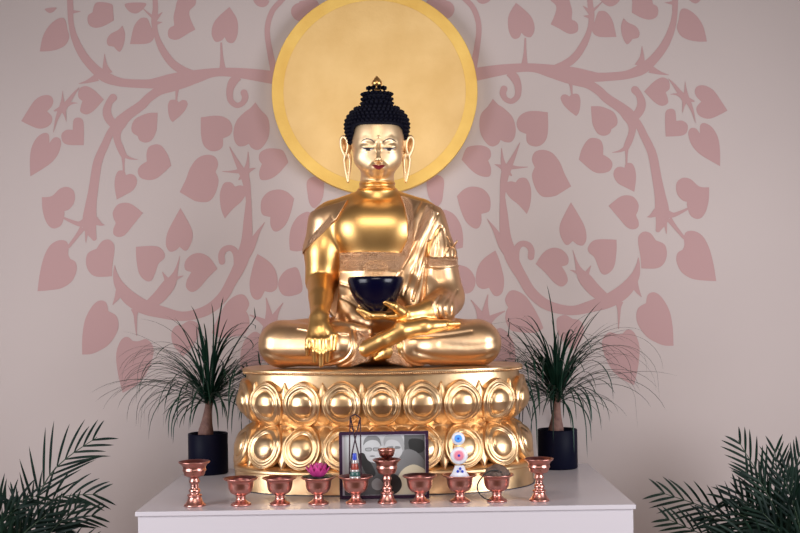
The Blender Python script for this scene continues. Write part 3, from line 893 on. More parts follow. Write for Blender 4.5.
RIM = TABLE_Z+26.6*.00274
def petal_mesh(b, base, az, el0, el1, ln, wd, m=0, cup=.25, n=6):
    """a pointed, cupped petal rising from base"""
    d = Vector((math.cos(az), math.sin(az), 0)); sd = Vector((-math.sin(az), math.cos(az), 0))
    p = Vector(base); v = []; f = []
    for i in range(n+1):
        t = i/n; e = el0+(el1-el0)*t
        w = wd*math.sin(PI*min(1, .16+.84*t))**.8*(1 if t < 1 else .02)
        dirv = d*math.cos(e)+Vector((0, 0, 1))*math.sin(e); up = -d*math.sin(e)+Vector((0, 0, 1))*math.cos(e)
        for k in (-1, -.5, 0, .5, 1): v.append(p+sd*w*k+up*cup*w*k*k)
        p = p+dirv*ln/n
    for i in range(n):
        for k in range(4): a = i*5+k; f.append((a, a+1, a+6, a+5))
    b.add(v, f, m)
def solid(o, t=.0006):
    md = o.modifiers.new('thickness', 'SOLIDIFY'); md.thickness = t; md.offset = 0; return o
lp = rowpos(318.5); lb = Vector((lp.x, lp.y, RIM-.002))
lt = empty('lotus_flower', lb, 'magenta artificial lotus flower on dark leaves resting in the third low bowl', 'flower')
for ring, (n, e0, e1, ln, wd) in enumerate(((6, 1.45, 1.5, .040, .007), (8, 1.2, 1.45, .040, .008), (10, .95, 1.4, .041, .009), (10, .6, 1.3, .040, .0095))):
    for i in range(n):
        b = MB(); az = 2*PI*(i+.5*(ring % 2))/n
        petal_mesh(b, lb+Vector((math.cos(az), math.sin(az), 0))*.003*(ring+.5)+Vector((0, 0, .003)), az, e0, e1, ln, wd)
        solid(b.build('petal', M['lotus'], lt), .0007)
for i in range(9):
    b = MB(); az = 2*PI*i/9
    petal_mesh(b, lb+Vector((math.cos(az), math.sin(az), 0))*.008+Vector((0, 0, .0015)), az, .22, -.10, .040, .013, cup=.12)
    solid(b.build('leaf', M['lotus_leaf'], lt), .0007)
b = MB(); b.lathe((lb.x, lb.y, lb.z-.020), [(0, 0), (.020, .0), (.026, .010), (.028, .019), (.020, .0215), (0, .0225)], 24); b.build('floral_base', M['lotus_leaf'], lt)

# corded amulet standing in the fourth bowl
ap = rowpos(355.5); az_ = RIM-.014
am = empty('amulet', (ap.x-.002, ap.y, az_), 'small beaded amulet cone hanging on dark crossed cords in the fourth low bowl', 'amulet')
k = .00274
cxa = P(354.8, 470, 3.285).x
def cone(name, z0, z1, r0, r1, m):
    b = MB(); b.lathe((cxa, 3.285, TABLE_Z), [(0, z0), (r0, z0), (r0*1.03, z0+.0006), (r1*1.03, z1-.0006), (r1, z1), (0, z1)], 24); return b.build(name, m, am)
zt = lambda py: CAM_Z-TABLE_Z-(py-HY+.6)*3.285/F
cone('clear_base', zt(481), zt(474.5), .0165, .0145, M['silver'])
cone('teal_band', zt(474.5), zt(470), .0150, .0120, M['teal'])
cone('pale_band', zt(470), zt(468), .0120, .0108, M['silver'])
cone('red_band', zt(468), zt(462), .0108, .0088, M['seed'])
cone('white_band', zt(462), zt(458.5), .0085, .0065, M['silver'])
cone('blue_stopper', zt(458.5), zt(452), .0062, .0052, M['cblue2'])
YC = 3.34
for q in ([(350.3, 417, YC+.004), (349.6, 440, 3.306), (349.4, 474, 3.280)], [(360.2, 418, YC+.004), (360.6, 440, 3.306), (361.2, 475, 3.280)],
          [(350.6, 418, YC+.004), (355.0, 439, 3.310), (358.6, 455, 3.290), (360.2, 468, 3.276)], [(360, 419, YC+.004), (355.2, 439, 3.303), (351.8, 455, 3.288), (350.2, 468, 3.276)],
          [(350.3, 417, YC+.004), (355, 414.5, YC+.014), (360.2, 418, YC+.004)]):
    b = MB(); pts = catmull([tuple(P(*t_)) for t_ in q], 6); b.tube(pts, .0019, 8); b.build('cord', M['cord'], am)

# white stacked-disc ornament in the sixth bowl
wp = rowpos(459.5)
wt = empty('torma_ornament', (wp.x, wp.y, RIM-.02), 'white stacked-disc ornament with blue and pink rosettes in the sixth low bowl', 'ornament')
def vdisc(name, px, py, r, y, th, m, par, n=36, dome=.3, sx=1.):
    cpos = P(px, py, y); pr_ = [(0, th/2), (r*.5, th/2), (r*.85, th*.42), (r, th*.1), (r, -th*.1), (r*.85, -th*.42), (0, -th/2)]
    v = []; f = []
    for rr, d in pr_:
        for i in range(n):
            a = 2*PI*i/n; v.append((cpos.x+rr*sx*math.cos(a), cpos.y-d, cpos.z+rr*math.sin(a)))
    for j in range(len(pr_)-1):
        for i in range(n):
            p_, q_ = j*n+i, j*n+(i+1) % n; f.append((p_, q_, q_+n, p_+n))
    return obj(name, v, f, m, par)
yy = 3.283
d1 = vdisc('top_disc', 458.3, 438.6, 6.6*k, yy, .012, M['wax'], wt)
vdisc('rosette', 458.3, 438.6, 3.9*k, yy-.0065, .003, M['cblue'], d1); vdisc('rosette_heart', 458.3, 438.6, 1.1*k, yy-.0082, .002, M['cblue2'], d1)
d2 = vdisc('middle_disc', 459, 455.6, 8.8*k, yy, .014, M['wax'], wt)
vdisc('rosette', 459, 455.6, 5.6*k, yy-.0072, .002, M['cpink2'], d2); vdisc('rosette_ring', 459, 455.6, 4.6*k, yy-.0084, .002, M['cpink'], d2); vdisc('rosette_heart', 459, 455.6, 1.3*k, yy-.0100, .002, M['cblue2'], d2)
b = MB(); c0 = P(459.6, 478, yy); b.lathe((c0.x, c0.y, c0.z-.010), [(0, 0), (10.6*k, 0), (10.8*k, .008), (9.6*k, .017), (7.6*k, .024), (5.6*k, .036), (4.6*k, .044), (0, .044)], 32, sy=.7)
d3 = b.build('base_lump', M['wax'], wt)
for q in ((457.8, 471.4), (460.2, 468.6), (462.4, 471.4)): vdisc('blue_dot', q[0], q[1], 1.35*k, yy-5.2*k, .005, M['cblue2'], d3)

# brown stone with black cord in the seventh bowl
sp = rowpos(497.5)
st = empty('stone_offering', (sp.x, sp.y, RIM-.012), 'brown rounded stone tied with a black cord resting in the seventh low bowl', 'stone')
b = MB(); b.ball((sp.x, sp.y, RIM-.002), (.0355, .030, .030), 0, 32, 20)
b.v = [(x+.0016*noise.noise(Vector((x, y, z))*90), y, z+.003*noise.noise(Vector((x, y, z))*60)) for x, y, z in b.v]
b.build('stone', M['stone'], st)
b = MB(); pts = catmull([tuple(P(x, y, Y)) for x, y, Y in ((503, 473, 3.26), (496, 470.5, 3.255), (488, 472, 3.252), (481.5, 478, 3.245), (477.5, 485, 3.245), (478.5, 492, 3.245), (484, 498, 3.25), (491.5, 500.3, 3.255))], 8)
b.tube(pts, .0019, 8); b.build('cord', M['blackcord'], st)
b = MB()
for x, y in ((499, 471.5), (502.5, 473.5), (497, 474)): q = P(x, y, 3.257); b.ball(q, .0035, 0, 10, 8)
b.build('knot', M['stone'], st)

# ------------------------------------------------------------------ framed photograph
fw, fh, fd = 89.5*3.362/F, 66.5*3.362/F, .014
fx = P(384.6, 498, 3.362).x; tilt = math.radians(3)
ft = empty('photo_frame', (fx, 3.366, TABLE_Z), 'dark framed black-and-white photograph of two people leaning on the pedestal', 'picture frame')
def FP(x, z, d=0):   # frame plane -> world ; x from the centre, z from the bottom, d towards the viewer
    return Vector((fx+x, 3.366+math.sin(tilt)*z-math.cos(tilt)*d, TABLE_Z+.0006+math.cos(tilt)*z+math.sin(tilt)*d))
def fbox(b, x0, x1, z0, z1, d0, d1, m=0):
    v = [FP(x, z, d) for d in (d0, d1) for x, z in ((x0, z0), (x1, z0), (x1, z1), (x0, z1))]
    b.add(v, [(0, 3, 2, 1), (4, 5, 6, 7), (0, 1, 5, 4), (1, 2, 6, 5), (2, 3, 7, 6), (3, 0, 4, 7)], m)
bw = .0085
b = MB()
fbox(b, -fw/2, fw/2, 0, bw, 0, fd); fbox(b, -fw/2, fw/2, fh-bw, fh, 0, fd); fbox(b, -fw/2, -fw/2+bw, bw, fh-bw, 0, fd); fbox(b, fw/2-bw, fw/2, bw, fh-bw, 0, fd)
b.build('frame_border', M['framewood'], ft, False)
b = MB(); fbox(b, -fw/2+bw, fw/2-bw, bw, fh-bw, .001, .004); b.build('mount_board', M['mat_board'], ft, False)
# print: flat areas of grey, laid one over the other like ink on the sheet
PM = ['g3', 'g0', 'g1', 'g2', 'g4', 'g5', 'cream']
b = MB(); ih = fh-2*bw-.006; iw = fw-2*bw-.012
def ipoly(pts, m, lay, sm=True):
    """pts in photo pixels inside the frame (x 340..429, y 431..498)"""
    q = catmull(pts, 4, True) if sm else pts
    bm = bmesh.new(); vs = []
    x0, x1, z0, z1 = -fw/2+bw+.0055, fw/2-bw-.002, bw+.001, fh-bw-.003
    for (px, py) in q:
        X = (px-384.6)*3.362/F; Z = (498-py)*3.362/F
        vs.append(bm.verts.new((min(max(X, x0), x1), min(max(Z, z0), z1), 0)))
    try: bm.faces.new(vs)
    except Exception: bm.free(); return
    bmesh.ops.triangulate(bm, faces=bm.faces[:]); bm.verts.index_update()
    vv = [FP(v.co.x, v.co.y, .0044+.00007*lay) for v in bm.verts]
    b.add(vv, [[v.index for v in f.verts] for f in bm.faces], PM.index(m)); bm.free()
ipoly([(344, 433), (427, 433), (427, 497), (344, 497)], 'g4', 0, False)
ipoly([(405, 433), (427, 433), (427, 470), (405, 470)], 'g1', 1, False)
ipoly([(410, 440), (424, 441), (424, 452), (412, 453)], 'g0', 2)
ipoly([(395, 497), (391, 470), (398, 458), (404, 451), (412, 450), (421, 456), (427, 468), (427, 497)], 'g2', 3)        # right figure coat
ipoly([(345, 497), (350, 478), (356, 468), (362, 458), (366, 461), (376, 463), (384, 468), (392, 480), (396, 497)], 'g1', 4)   # left figure robe
ipoly([(359, 456), (364, 453), (371, 462), (376, 474), (368, 476)], 'g0', 5)
ipoly([(396, 497), (397, 481), (403, 470), (413, 465), (422, 468), (427, 474), (427, 497)], 'cream', 6)                   # pale round drum
ipoly([(364, 446), (367, 440), (373, 437.5), (379, 440), (381, 447), (379, 456), (373, 462), (367, 458)], 'g4', 7)
ipoly([(364, 445), (366, 438), (373, 434.5), (380, 438), (382, 446), (378, 441), (372, 440), (367, 442)], 'g2', 8)
ipoly([(366, 448), (372, 447.6), (372, 451), (366.5, 451)], 'g2', 9); ipoly([(374, 447.6), (380, 448), (379.5, 451), (374, 451)], 'g2', 9)
ipoly([(367, 448.7), (371, 448.4), (371, 450.3), (367.3, 450.3)], 'g3', 10); ipoly([(375, 448.4), (379, 448.7), (378.8, 450.3), (375, 450.3)], 'g3', 10)
ipoly([(370, 456), (373, 455.2), (376, 456), (373, 457.0)], 'g2', 9)
ipoly([(385, 448), (386, 438), (393, 434.5), (401, 437), (404, 446), (402, 455), (396, 460), (388, 457)], 'g4', 7)
ipoly([(385, 446), (385, 438), (392, 433.5), (401, 435), (405, 444), (404, 452), (400, 443), (394, 440), (388, 441)], 'g3', 8)
ipoly([(388, 447), (394, 446.5), (393, 449), (388, 449)], 'g2', 9); ipoly([(396, 446.5), (401, 447), (400.5, 449), (396, 449)], 'g2', 9)
ipoly([(372, 482), (377, 478), (382, 481), (384, 486), (379, 490), (373, 488)], 'g3', 8)
ipoly([(386, 480), (393, 474), (400, 478), (402, 486), (397, 493), (388, 494)], 'g0', 8)
b.build('photo_print', [M[x] for x in PM], ft, False)
b = MB(); fbox(b, -.03, .03, .01, .10, -.004, 0); b.build('backing_strut', M['framewood'], ft, False)

# ------------------------------------------------------------------ wall with mural, floor
def tiled(x0, y0, s, pts): return [(x0+p[0]/s, y0+p[1]/s)+tuple(p[2:]) for p in pts]
T = {'1': (470, 0, 5.333), '2': (600, 0, 5.333), '3': (470, 95, 5.333), '4': (600, 95, 5.333), '5': (440, 190, 5.333), '6': (540, 190, 5.333),
     '7': (600, 200, 5.333), '8': (600, 290, 5.333), 'a': (460, 270, 5.333), 'c': (410, 0, 7.96), 'g': (440, 170, 5.922), 'p': (0, 0, 1)}
LEAVES = '''1:245,15,c 225,45 207,80 202,120 207,165 222,198 240,208 262,200 275,175,c 292,192 322,199 340,175 344,140 330,95 300,60 265,30
1:430,-40 425,-5 458,30 455,70 430,130,c 470,150 520,178 550,180 575,165 575,130 560,112 543,102 545,60 535,20 520,-30 480,-60
p:597.5,13 600,11 605.6,11.6 611.3,18 614,26 616.5,37,c 600,37 593,33 592,26 594.7,20.6
3:483,20 492,0 512,-3 530,8,c 545,-5 575,-5 588,20 588,60 580,95 566,113,c 530,85 500,55
3:122,20,c 95,60 60,100 50,150 58,210 90,260 120,275 150,262 163,240,c 190,252 220,250 240,220 243,170 225,115 180,70 150,50
3:415,92,c 350,85 300,90 262,115 248,155 262,190 300,208,c 303,250 330,272 370,272 405,240 417,180
3:540,487,c 505,420 480,360 440,310 390,292 345,305 330,345 345,385,c 330,430 345,490 370,530 400,545 450,540 480,525
3:-20,285 20,270 70,270 105,290 112,325 97,350,c 112,390 108,430 80,437 40,425 0,395 -45,345,c
g:100,155,c 140,115 190,98 250,110 290,150 300,200 290,245 245,260,c 245,310 225,345 190,340 150,300 120,230
g:10,240 45,240 90,270 125,330 137,400 135,460,c 85,468 40,440 -20,300
3:185,490 195,468 218,460 243,466,c 265,443 300,445 320,480 327,525 320,590 303,635,c 260,587 215,550 190,515
3:645,60,c 690,60 725,70 765,90 785,125 783,160 755,182,c 745,205 715,218 680,205 655,160 648,110
3:580,345,c 595,290 625,242 655,228 695,240 710,275 710,318,c 745,340 760,370 745,405 700,418 660,410 620,380
2:235,488,c 285,437 330,413 365,428 372,470 350,493,c 360,520 362,550 330,565 290,545
4:350,222,c 347,150 350,90 375,73 400,85 407,138,c 440,137 467,160 462,200 430,218
4:640,380,c 640,300 630,230 600,175 560,150 535,160 533,205,c 510,178 483,178 470,205 485,260 520,305 570,340
4:680,83,c 645,30 605,-25 560,-50 520,-47 505,-20 515,10 540,35,c 515,65 520,100 550,122 590,126 640,105
4:183,517,c 140,495 95,470 72,430 80,395 105,382 130,388,c 140,365 170,365 188,400 192,450
4:405,500 412,462 445,441 485,450 530,488 582,492,c 580,560 565,620 540,655 510,660 480,640 465,595 463,570,c 440,562 415,535
6:365,85,c 420,40 460,28 500,38 525,75 523,110 513,135 525,165 525,195 500,210 465,200 420,150
7:220,365,c 215,300 203,230 207,190 235,168 270,178 298,215,c 345,238 357,290 340,340 300,365
7:620,433,c 605,340 580,250 545,190 500,165 460,170 447,200 450,240 440,265,c 412,285 408,330 435,385 490,420 560,430
8:392,297,c 388,200 370,110 330,40 290,12 255,25 245,70,c 205,95 193,140 205,190 250,250 310,285 350,297
8:182,508,c 205,400 210,300 185,230 150,210 120,232,c 90,235 50,225 20,250 10,290 25,350 60,420 110,470
6:165,65,c 130,130 105,190 108,240 130,285 150,293 175,272,c 200,292 230,295 248,260 240,200 210,140
6:408,265,c 330,262 285,270 258,300 258,330 290,360 310,410 330,447 360,448 395,410 408,330
5:510,395,c 550,335 600,308 650,318 683,355 682,395 650,408,c 675,450 680,490 650,515 610,495 560,440
5:295,322,c 240,360 207,400 192,450 195,505 225,528 262,522,c 285,560 312,565 335,540 342,480 330,420 312,360
5:80,410 120,403 160,425 187,470 185,515 160,548 110,550 60,520
a:240,160 262,115 300,110 350,140 390,195 425,260 445,310,c 400,335 320,332 270,320 243,270 245,225 257,200,c
p:497,329 503,329 511,337 515,349 516,366,c 500,366 490,350 490,338
a:515,290 520,255 560,240 600,260,c 640,270 660,310 650,370 600,430,c 550,380 520,330
p:477,-3 478,2 483,4 489,1.5 491,-4
2:0,-20 10,10 50,35 90,20 105,-20
2:170,68,c 172,20 180,-20 260,-30 283,22,c 308,40 305,85 270,105 220,95
2:475,-10 490,12 515,18 535,-5
2:125,97,c 112,140 118,190 135,228 150,235 175,208,c 205,200 210,170 190,140 150,120
2:570,222,c 550,140 510,80 460,47 430,55 418,110 410,150 430,190 470,212 520,222
c:150,-10 130,80 200,135 250,153 310,145 350,100 350,50 320,15 290,5 270,-10
p:428,175 443,178 443,195 441,203 436,206 428,195'''
STROKES = '''455,-12,5.5 465,-1,5.5 472.8,7.5,5.5 477.8,20,5.5 478.8,32.7,5.5 476.6,50,6 473.4,68,7
455,78,14 476.5,74.2,13 496,70.8,11.5 517,68,9 535,68,9 555,72,14 575,74.5,14 590,76.5,11 600,77.2,9 618.7,76,8.4 630,74,9 642,69,11 653,60,9.5 664,46,8.5 671.3,30,7 674.6,15,5.5 675,0,6 675,-12,6
545,70,10 560,75,12 575,80,11 588,84,9.5 599,91,9 607,98.5,9.5 621,108,10.5 629,116,13 632,124,9 632,132,7 629,141,7 626,148,6
630,116,9 638,124,7.5 644,136,8 649,146,8.5 653,157,9 657,179,9.5 660,195,11 662,210,14 662,219,13 658,230,5
632,120,8 639.5,111,9 641.5,103,8.5 639,95,7 635,90,8
627,147,5 620,151,2.5 612,152.6,.4
626.5,146,5 626.5,156,2.2 626.5,165,2
549,69,4 563.7,65,8 575,57,8 584.4,43,7 590,28,5 591.5,15,6 590,2,5.5 590,-8,5
590,12,5 583,6,.5
591,17,5 583.5,16,.5
591,12,4 597,7,2 603,1,.6
524.5,65,7 525,55,3.4 525.3,38,1.6
640,66,11 642,57,4.5 642,46,.4
650,69,8 660,73,3.5 669,75,.4
673,3,4 664.7,2.8,.4
508,73,6 514,77,9 517.5,84,7.5 518.3,91,6.5 517,97,6 511.5,101.3,5.5 505.5,99,5.5 502.9,93.5,6.5 504,89,7
570,80,6 571,86,3 572,96,1.6
506.6,168,9 504,180,7.5 502.6,195,5.5 502.8,201,6 503.8,216,8.5 505.6,237,11 510.3,254,13 515,265,12 522.5,278,10.5 530,290.6,10.5 540.6,301,10.5 553.7,307.5,10 572.5,310.5,9.5 592,306,12 610.6,299.7,14.5 625.6,289.4,14 635,276,9 638,265,4 638.4,257.5,.6
505,170,8 502.5,160,3.5 501.5,148,.6
507,170,8 513,158,4.5 520,142.5,.6
504,168,6 498,165.5,2.5 494.5,164.5,.5
508,167,6 518,167.5,2.5 528,167,.6
507,171,5 511,175,2 512,176,.6
572.8,250,.4 576.5,263,3 580,272,8 585,279,13 594,289.5,13 603,297,11
570,270,.5 576,272,3 583,276,6
591,265.5,.5 588,271,3.5 585,277,7
634,283,8 637,290,5 641.5,297,.5
619,302,9 619,308,4 619,316,2.5 618.5,329,.6
487,219,.5 494.4,229.4,4 502,243,9 507,252,9
515,264,9 516,252,7 518.5,246,6.5 523,243.6,6 528.5,245.5,6.5 531.3,250.5,6.5 531,257,6.5
657,212,9 651,216,3.5 647,217,.5
665,222,4 666,229,2 666.4,234,.5
666,214,10 673,215,5 680,212.5,3.5 689,208,2
669,219,6 675,227,4 684.4,238.4,3
686,99.7,8 680,93,5 674,85,3 668.4,78.8,.6
686,99,7 685.5,90,2.5 685,81.6,.4
685,98,6 677,94.5,2.5 670.3,94.3,.4
685,100,6 683.5,106,2.5 682.3,112.5,.4
687,99,6 692,110,3 695.6,123,.4
686,99,6 694.5,101.5,1.2
484,324,13 478,310,4.5 471,300,.8
485,322,12 486,306,4.5 488,294.4,.8
485,323,11 495,316,4.5 505,311,1
485,318,9 485,330,18 483,350,24'''
mur = MB(); lay = [0]
AXM = None
def wallpt(px, py):
    p = P(px, py, WALL_Y); return p.x, p.z
xm = wallpt(373.6, 65)[0]
def paint(poly):
    for mir in (1, -1):
        vs = []
        lay[0] += 1; y = WALL_Y-.0004-.000004*lay[0]
        for (px, py) in poly:
            x, z = wallpt(px, py)
            if mir < 0: x = 2*xm-x
            vs.append(Vector((x, y, z)))
        fs = []
        for t3 in tessellate_polygon([vs]):
            n2 = (vs[t3[1]]-vs[t3[0]]).cross(vs[t3[2]]-vs[t3[0]])
            if n2.length < 1e-10: continue
            fs.append(tuple(t3) if n2.y < 0 else tuple(t3)[::-1])
        mur.add(vs, fs, 1)
for line in LEAVES.split('\n'):
    k_, rest = line.split(':'); x0_, y0_, s_ = T[k_]
    pts = [q.split(',') for q in rest.split()]
    pp = [(x0_+float(q[0])/s_, y0_+float(q[1])/s_, len(q) > 2) for q in pts]
    N = len(pp); out = []
    for i in range(N):
        a_, b_, c_, d_ = pp[i-1], pp[i], pp[(i+1) % N], pp[(i+2) % N]
        A_ = np.array(a_[:2]); B_ = np.array(b_[:2]); C_ = np.array(c_[:2]); D_ = np.array(d_[:2])
        if b_[2]: A_ = B_
        if c_[2]: D_ = C_
        for j in range(5):
            t_ = j/5; out.append(tuple(.5*((2*B_)+(-A_+C_)*t_+(2*A_-5*B_+4*C_-D_)*t_**2+(-A_+3*B_-3*C_+D_)*t_**3)))
    paint(out)
for line in STROKES.split('\n'):
    pp = [tuple(float(z_) for z_ in q.split(',')) for q in line.split()]
    cc = catmull(pp, 6); Lf, Rt = [], []
    for i, p_ in enumerate(cc):
        t_ = cc[min(i+1, len(cc)-1)][:2]-cc[max(i-1, 0)][:2]; t_ /= np.linalg.norm(t_)+1e-9
        n_ = np.array((-t_[1], t_[0]))*max(p_[2], .3)/2
        Lf.append(tuple(p_[:2]+n_)); Rt.append(tuple(p_[:2]-n_))
    rr_ = cc[-1][2]/2; e_ = cc[-1][:2]
    # quads strip keeps curled strokes clean
    for mir in (1, -1):
        lay[0] += 1; y = WALL_Y-.0004-.000004*lay[0]
        v = []; 
        for q in [z_ for pr2 in zip(Lf, Rt) for z_ in pr2]:
            x, z = wallpt(*q); v.append((2*xm-x if mir < 0 else x, y, z))
        fs = [(2*i, 2*i+1, 2*i+3, 2*i+2) if mir > 0 else (2*i+2, 2*i+3, 2*i+1, 2*i) for i in range(len(Lf)-1)]
        def up_(q): 
            a = Vector(v[q[0]]); n2 = (Vector(v[q[1]])-a).cross(Vector(v[q[2]])-a); return q if n2.y < 0 else q[::-1]
        mur.add(v, [up_(q) for q in fs], 1)
    if rr_ > 1.5: paint([(e_[0]+rr_*math.cos(a_*PI/8), e_[1]+rr_*math.sin(a_*PI/8)) for a_ in range(16)])
mur.box(-4, 4, WALL_Y, WALL_Y+.15, 0, 3.4, 0)
w = mur.build('wall_back', [M['wall'], M['mural']], None, False); w['kind'] = 'structure'
b = MB(); b.box(-4, 4, -3.5, WALL_Y+.15, -.1, 0); fl = b.build('floor', M['floor'], None, False); fl['kind'] = 'structure'
b = MB(); b.box(-4, 4, WALL_Y-.015, WALL_Y-.0035, 0.0005, .10, bev=.002); o = b.build('baseboard_back', M['white'], None, False); o['kind'] = 'structure'
# ------------------------------------------------------------------ ponytail palms on the altar
def ribbon(b, pts, w, m=0, side=None):
    pts = [Vector(p) for p in pts]; N = len(pts); v = []; f = []
    for i, p in enumerate(pts):
        t = (pts[min(i+1, N-1)]-pts[max(i-1, 0)]).normalized()
        s_ = t.cross(side if side is not None else Vector((0, 0, 1)))
        if s_.length < .05: s_ = t.cross(Vector((0, 1, 0)))
        s_.normalize(); n_ = s_.cross(t)
        x = i/(N-1); ww = w*min(1, (1-x)**.5*1.3+.02)*min(1, .45+x*2.2)
        v += [p-s_*ww, p+n_*ww*.35, p+s_*ww]
    for i in range(N-1):
        a = i*3; f += [(a, a+1, a+4, a+3), (a+1, a+2, a+5, a+4)]
    b.add(v, f, m)
def arc(base, az, el, ln, droop, n=14, ymax=WALL_Y-.012, wob=0.):
    p = Vector(base); pts = [p.copy()]; e = el; a = az
    for i in range(n):
        d = Vector((math.cos(a)*math.cos(e), math.sin(a)*math.cos(e), math.sin(e)))
        q = p+d*ln/n
        if q.y > ymax: q.y = ymax-.0004*i*random.random()
        if q.z < CAM_Z-.185:
            for _ in range(2):
                kx, ky = abs(q.x-X0)/(A0+.055), abs(q.y-YP)/(B0+.055)
                vv = (kx**2.5+ky**2.5)**.4
                if 0 < vv < 1: q.x = X0+(q.x-X0)/vv; q.y = min(YP+(q.y-YP)/vv, ymax)
            if q.z < TABLE_Z+.004 and AL < q.x < AR and q.y < AB: q.z = TABLE_Z+.004
        else:
            if abs(q.x-X0) < .40 and abs(q.y-YP) < .2: q.x = X0+math.copysign(.40, q.x-X0)
        p = q; pts.append(p.copy())
        e -= droop/n*(.35+1.4*i/n); a += wob/n
        if e < -1.5: e = -1.5
    return pts
def ponytail(pxc, py_bot, py_top, pybase, crown, Y, spread, label, seed, extra):
    random.seed(seed)
    c0 = P(pxc, py_bot, Y); r = .0645; ztop = P(pxc, py_top, Y).z
    t = empty('ponytail_palm', (c0.x, Y, TABLE_Z), label, 'potted plant', 'ponytail palms on the altar')
    b = MB(); H = ztop-TABLE_Z
    b.lathe((c0.x, Y, TABLE_Z+.0004), [(0, 0), (r-.003, 0), (r, .003), (r, H-.002), (r-.0015, H), (r-.005, H-.0005), (r-.006, H-.012), (r-.006, H-.02)], 56)
    b.f = [q for q in b.f if len(q) == 4 or q[0] < 60]
    b.build('pot', M['pot'], t)
    b = MB(); b.lathe((c0.x, Y, TABLE_Z+H-.020), [(0, -.01), (r-.006, -.01), (r-.0065, 0), (r*.5, .006), (0, .008)], 32); b.build('soil', M['soil'], t)
    tb = P(pybase[0], pybase[1], Y); tt = P(crown[0], crown[1], Y)
    tr = MB(); pts = [tb.lerp(tt, i/8) for i in range(9)]; pts[0].z = TABLE_Z+H-.018
    tr.tube(pts, [.026, .024, .0205, .0175, .0155, .0135, .0125, .0125, .0135], 16); tr.build('trunk', M['bark'], t)
    b = MB()
    for i in range(175):
        az = random.uniform(0, 2*PI); 
        if math.sin(az) > .2 and random.random() < .45: az = -az
        el = random.choice((random.uniform(.9, 1.5), random.uniform(.35, 1.15), random.uniform(.0, .8)))
        ln = random.uniform(.22, .42)*spread*(1.0 if el > .4 else .72)
        dr = random.uniform(.6, 3.0)
        base = tt+Vector((math.cos(az)*.010, math.sin(az)*.010, random.uniform(-.02, .014)))
        ribbon(b, arc(base, az, el, ln, dr, wob=random.uniform(-.5, .5)), random.uniform(.0022, .0043))
    for (az, el, ln, dr) in extra:
        ribbon(b, arc(tt, az, el*1.15, ln*1.25, dr*1.1, 20), .0028)
    b.build('foliage', M['leaf'], t)
    return t
ponytail(208.5, 476, 433, (205.5, 434), (209.5, 399), 3.922, 1.0, 'ponytail palm in a dark navy pot on the left side of the altar', 3,
         [(3.0, 1.0, .34, 2.3), (3.3, .85, .30, 2.0), (2.95, 1.2, .33, 2.6), (3.25, 1.1, .36, 3.0), (-2.8, .9, .28, 2.8), (-2.5, 1.2, .36, 3.4), (3.05, .7, .27, 1.6), (-2.9, .6, .25, 2.8), (.2, 1.05, .24, 1.0), (-.3, 1.2, .26, 1.6), (-.1, .9, .22, 2.8), (3.2, .5, .26, 2.6)])
ponytail(558, 471, 429, (556, 431), (557, 397), 3.925, 1.05, 'ponytail palm in a dark navy pot on the right side of the altar', 11,
         [(.1, 1.05, .42, 2.6), (-.2, .9, .36, 2.6), (-.1, 1.2, .40, 3.2), (-.35, 1.0, .42, 3.1), (3.1, 1.1, .27, 2.4), (2.9, .8, .24, 1.8), (-2.8, .9, .26, 3.2), (-2.6, 1.25, .28, 3.4), (.0, 1.45, .30, 1.6), (-.5, 1.2, .36, 3.4), (3.2, 1.4, .26, 2.2), (-.15, .7, .33, 3.3)])

# ------------------------------------------------------------------ areca palms in the corners
def frond(par, base, tip_pts, leafl, n=17, wd=.0040, lift=.25, seed=0):
    """tip_pts: curve of the midrib"""
    random.seed(seed)
    c_ = [Vector(p) for p in catmull([tuple(base)]+[tuple(p) for p in tip_pts], 12)]
    fr = MB(); N = len(c_)
    fr.tube(c_, [.0045*(1-.8*i/N) for i in range(N)], 6, 1)
    L_ = [0]
    for i in range(1, N): L_.append(L_[-1]+(c_[i]-c_[i-1]).length)
    tot = L_[-1]
    for k_ in range(n):
        x = .30+.70*(k_+.5)/n; s_ = x*tot
        i = next(j for j in range(N) if L_[j] >= s_ or j == N-1); i = max(1, i)
        p = c_[i-1].lerp(c_[i], (s_-L_[i-1])/max(1e-6, L_[i]-L_[i-1])); t = (c_[i]-c_[i-1]).normalized()
        nrm = t.cross(Vector((.0, 1, .25))).normalized()
        if nrm.z < 0: nrm = -nrm
        ll = 1.12*leafl*math.sin(PI*(.12+.80*(x-.3)/.7))**.6*random.uniform(.82, 1.1)
        for sd in (-1, 1):
            d = (nrm*sd*(1-.35*x)*(1 if sd > 0 else 1.05)+t*(.6+.8*x)+Vector((random.uniform(-.1, .1), -.12+random.uniform(-.2, .2), lift if sd > 0 else .0)) ).normalized()
            pts = []; q = p.copy()
            for j in range(8):
                pts.append(q.copy()); q = q+d*ll/7; d = (d+Vector((0, 0, -.045*random.uniform(.5, 1.4)))+t*.03).normalized()
                if q.y > WALL_Y-.02: q.y = WALL_Y-.02
            v = []; f = []
            s2 = t.cross(d).cross(d).normalized()
            face = (Vector((0, -1, .3))-d*d.dot(Vector((0, -1, .3)))).normalized(); sv = d.cross(face).normalized()
            for j, pt in enumerate(pts):
                w_ = wd*math.sin(PI*min(1, .12+.88*j/7))**.75+.0002
                v += [pt-sv*w_, pt+face*w_*.4, pt+sv*w_]
            for j in range(7):
                a = j*3; f += [(a, a+1, a+4, a+3), (a+1, a+2, a+5, a+4)]
            fr.add(v, f, 0)
    return fr.build('frond', [M['leaf2'], M['stem']], par)
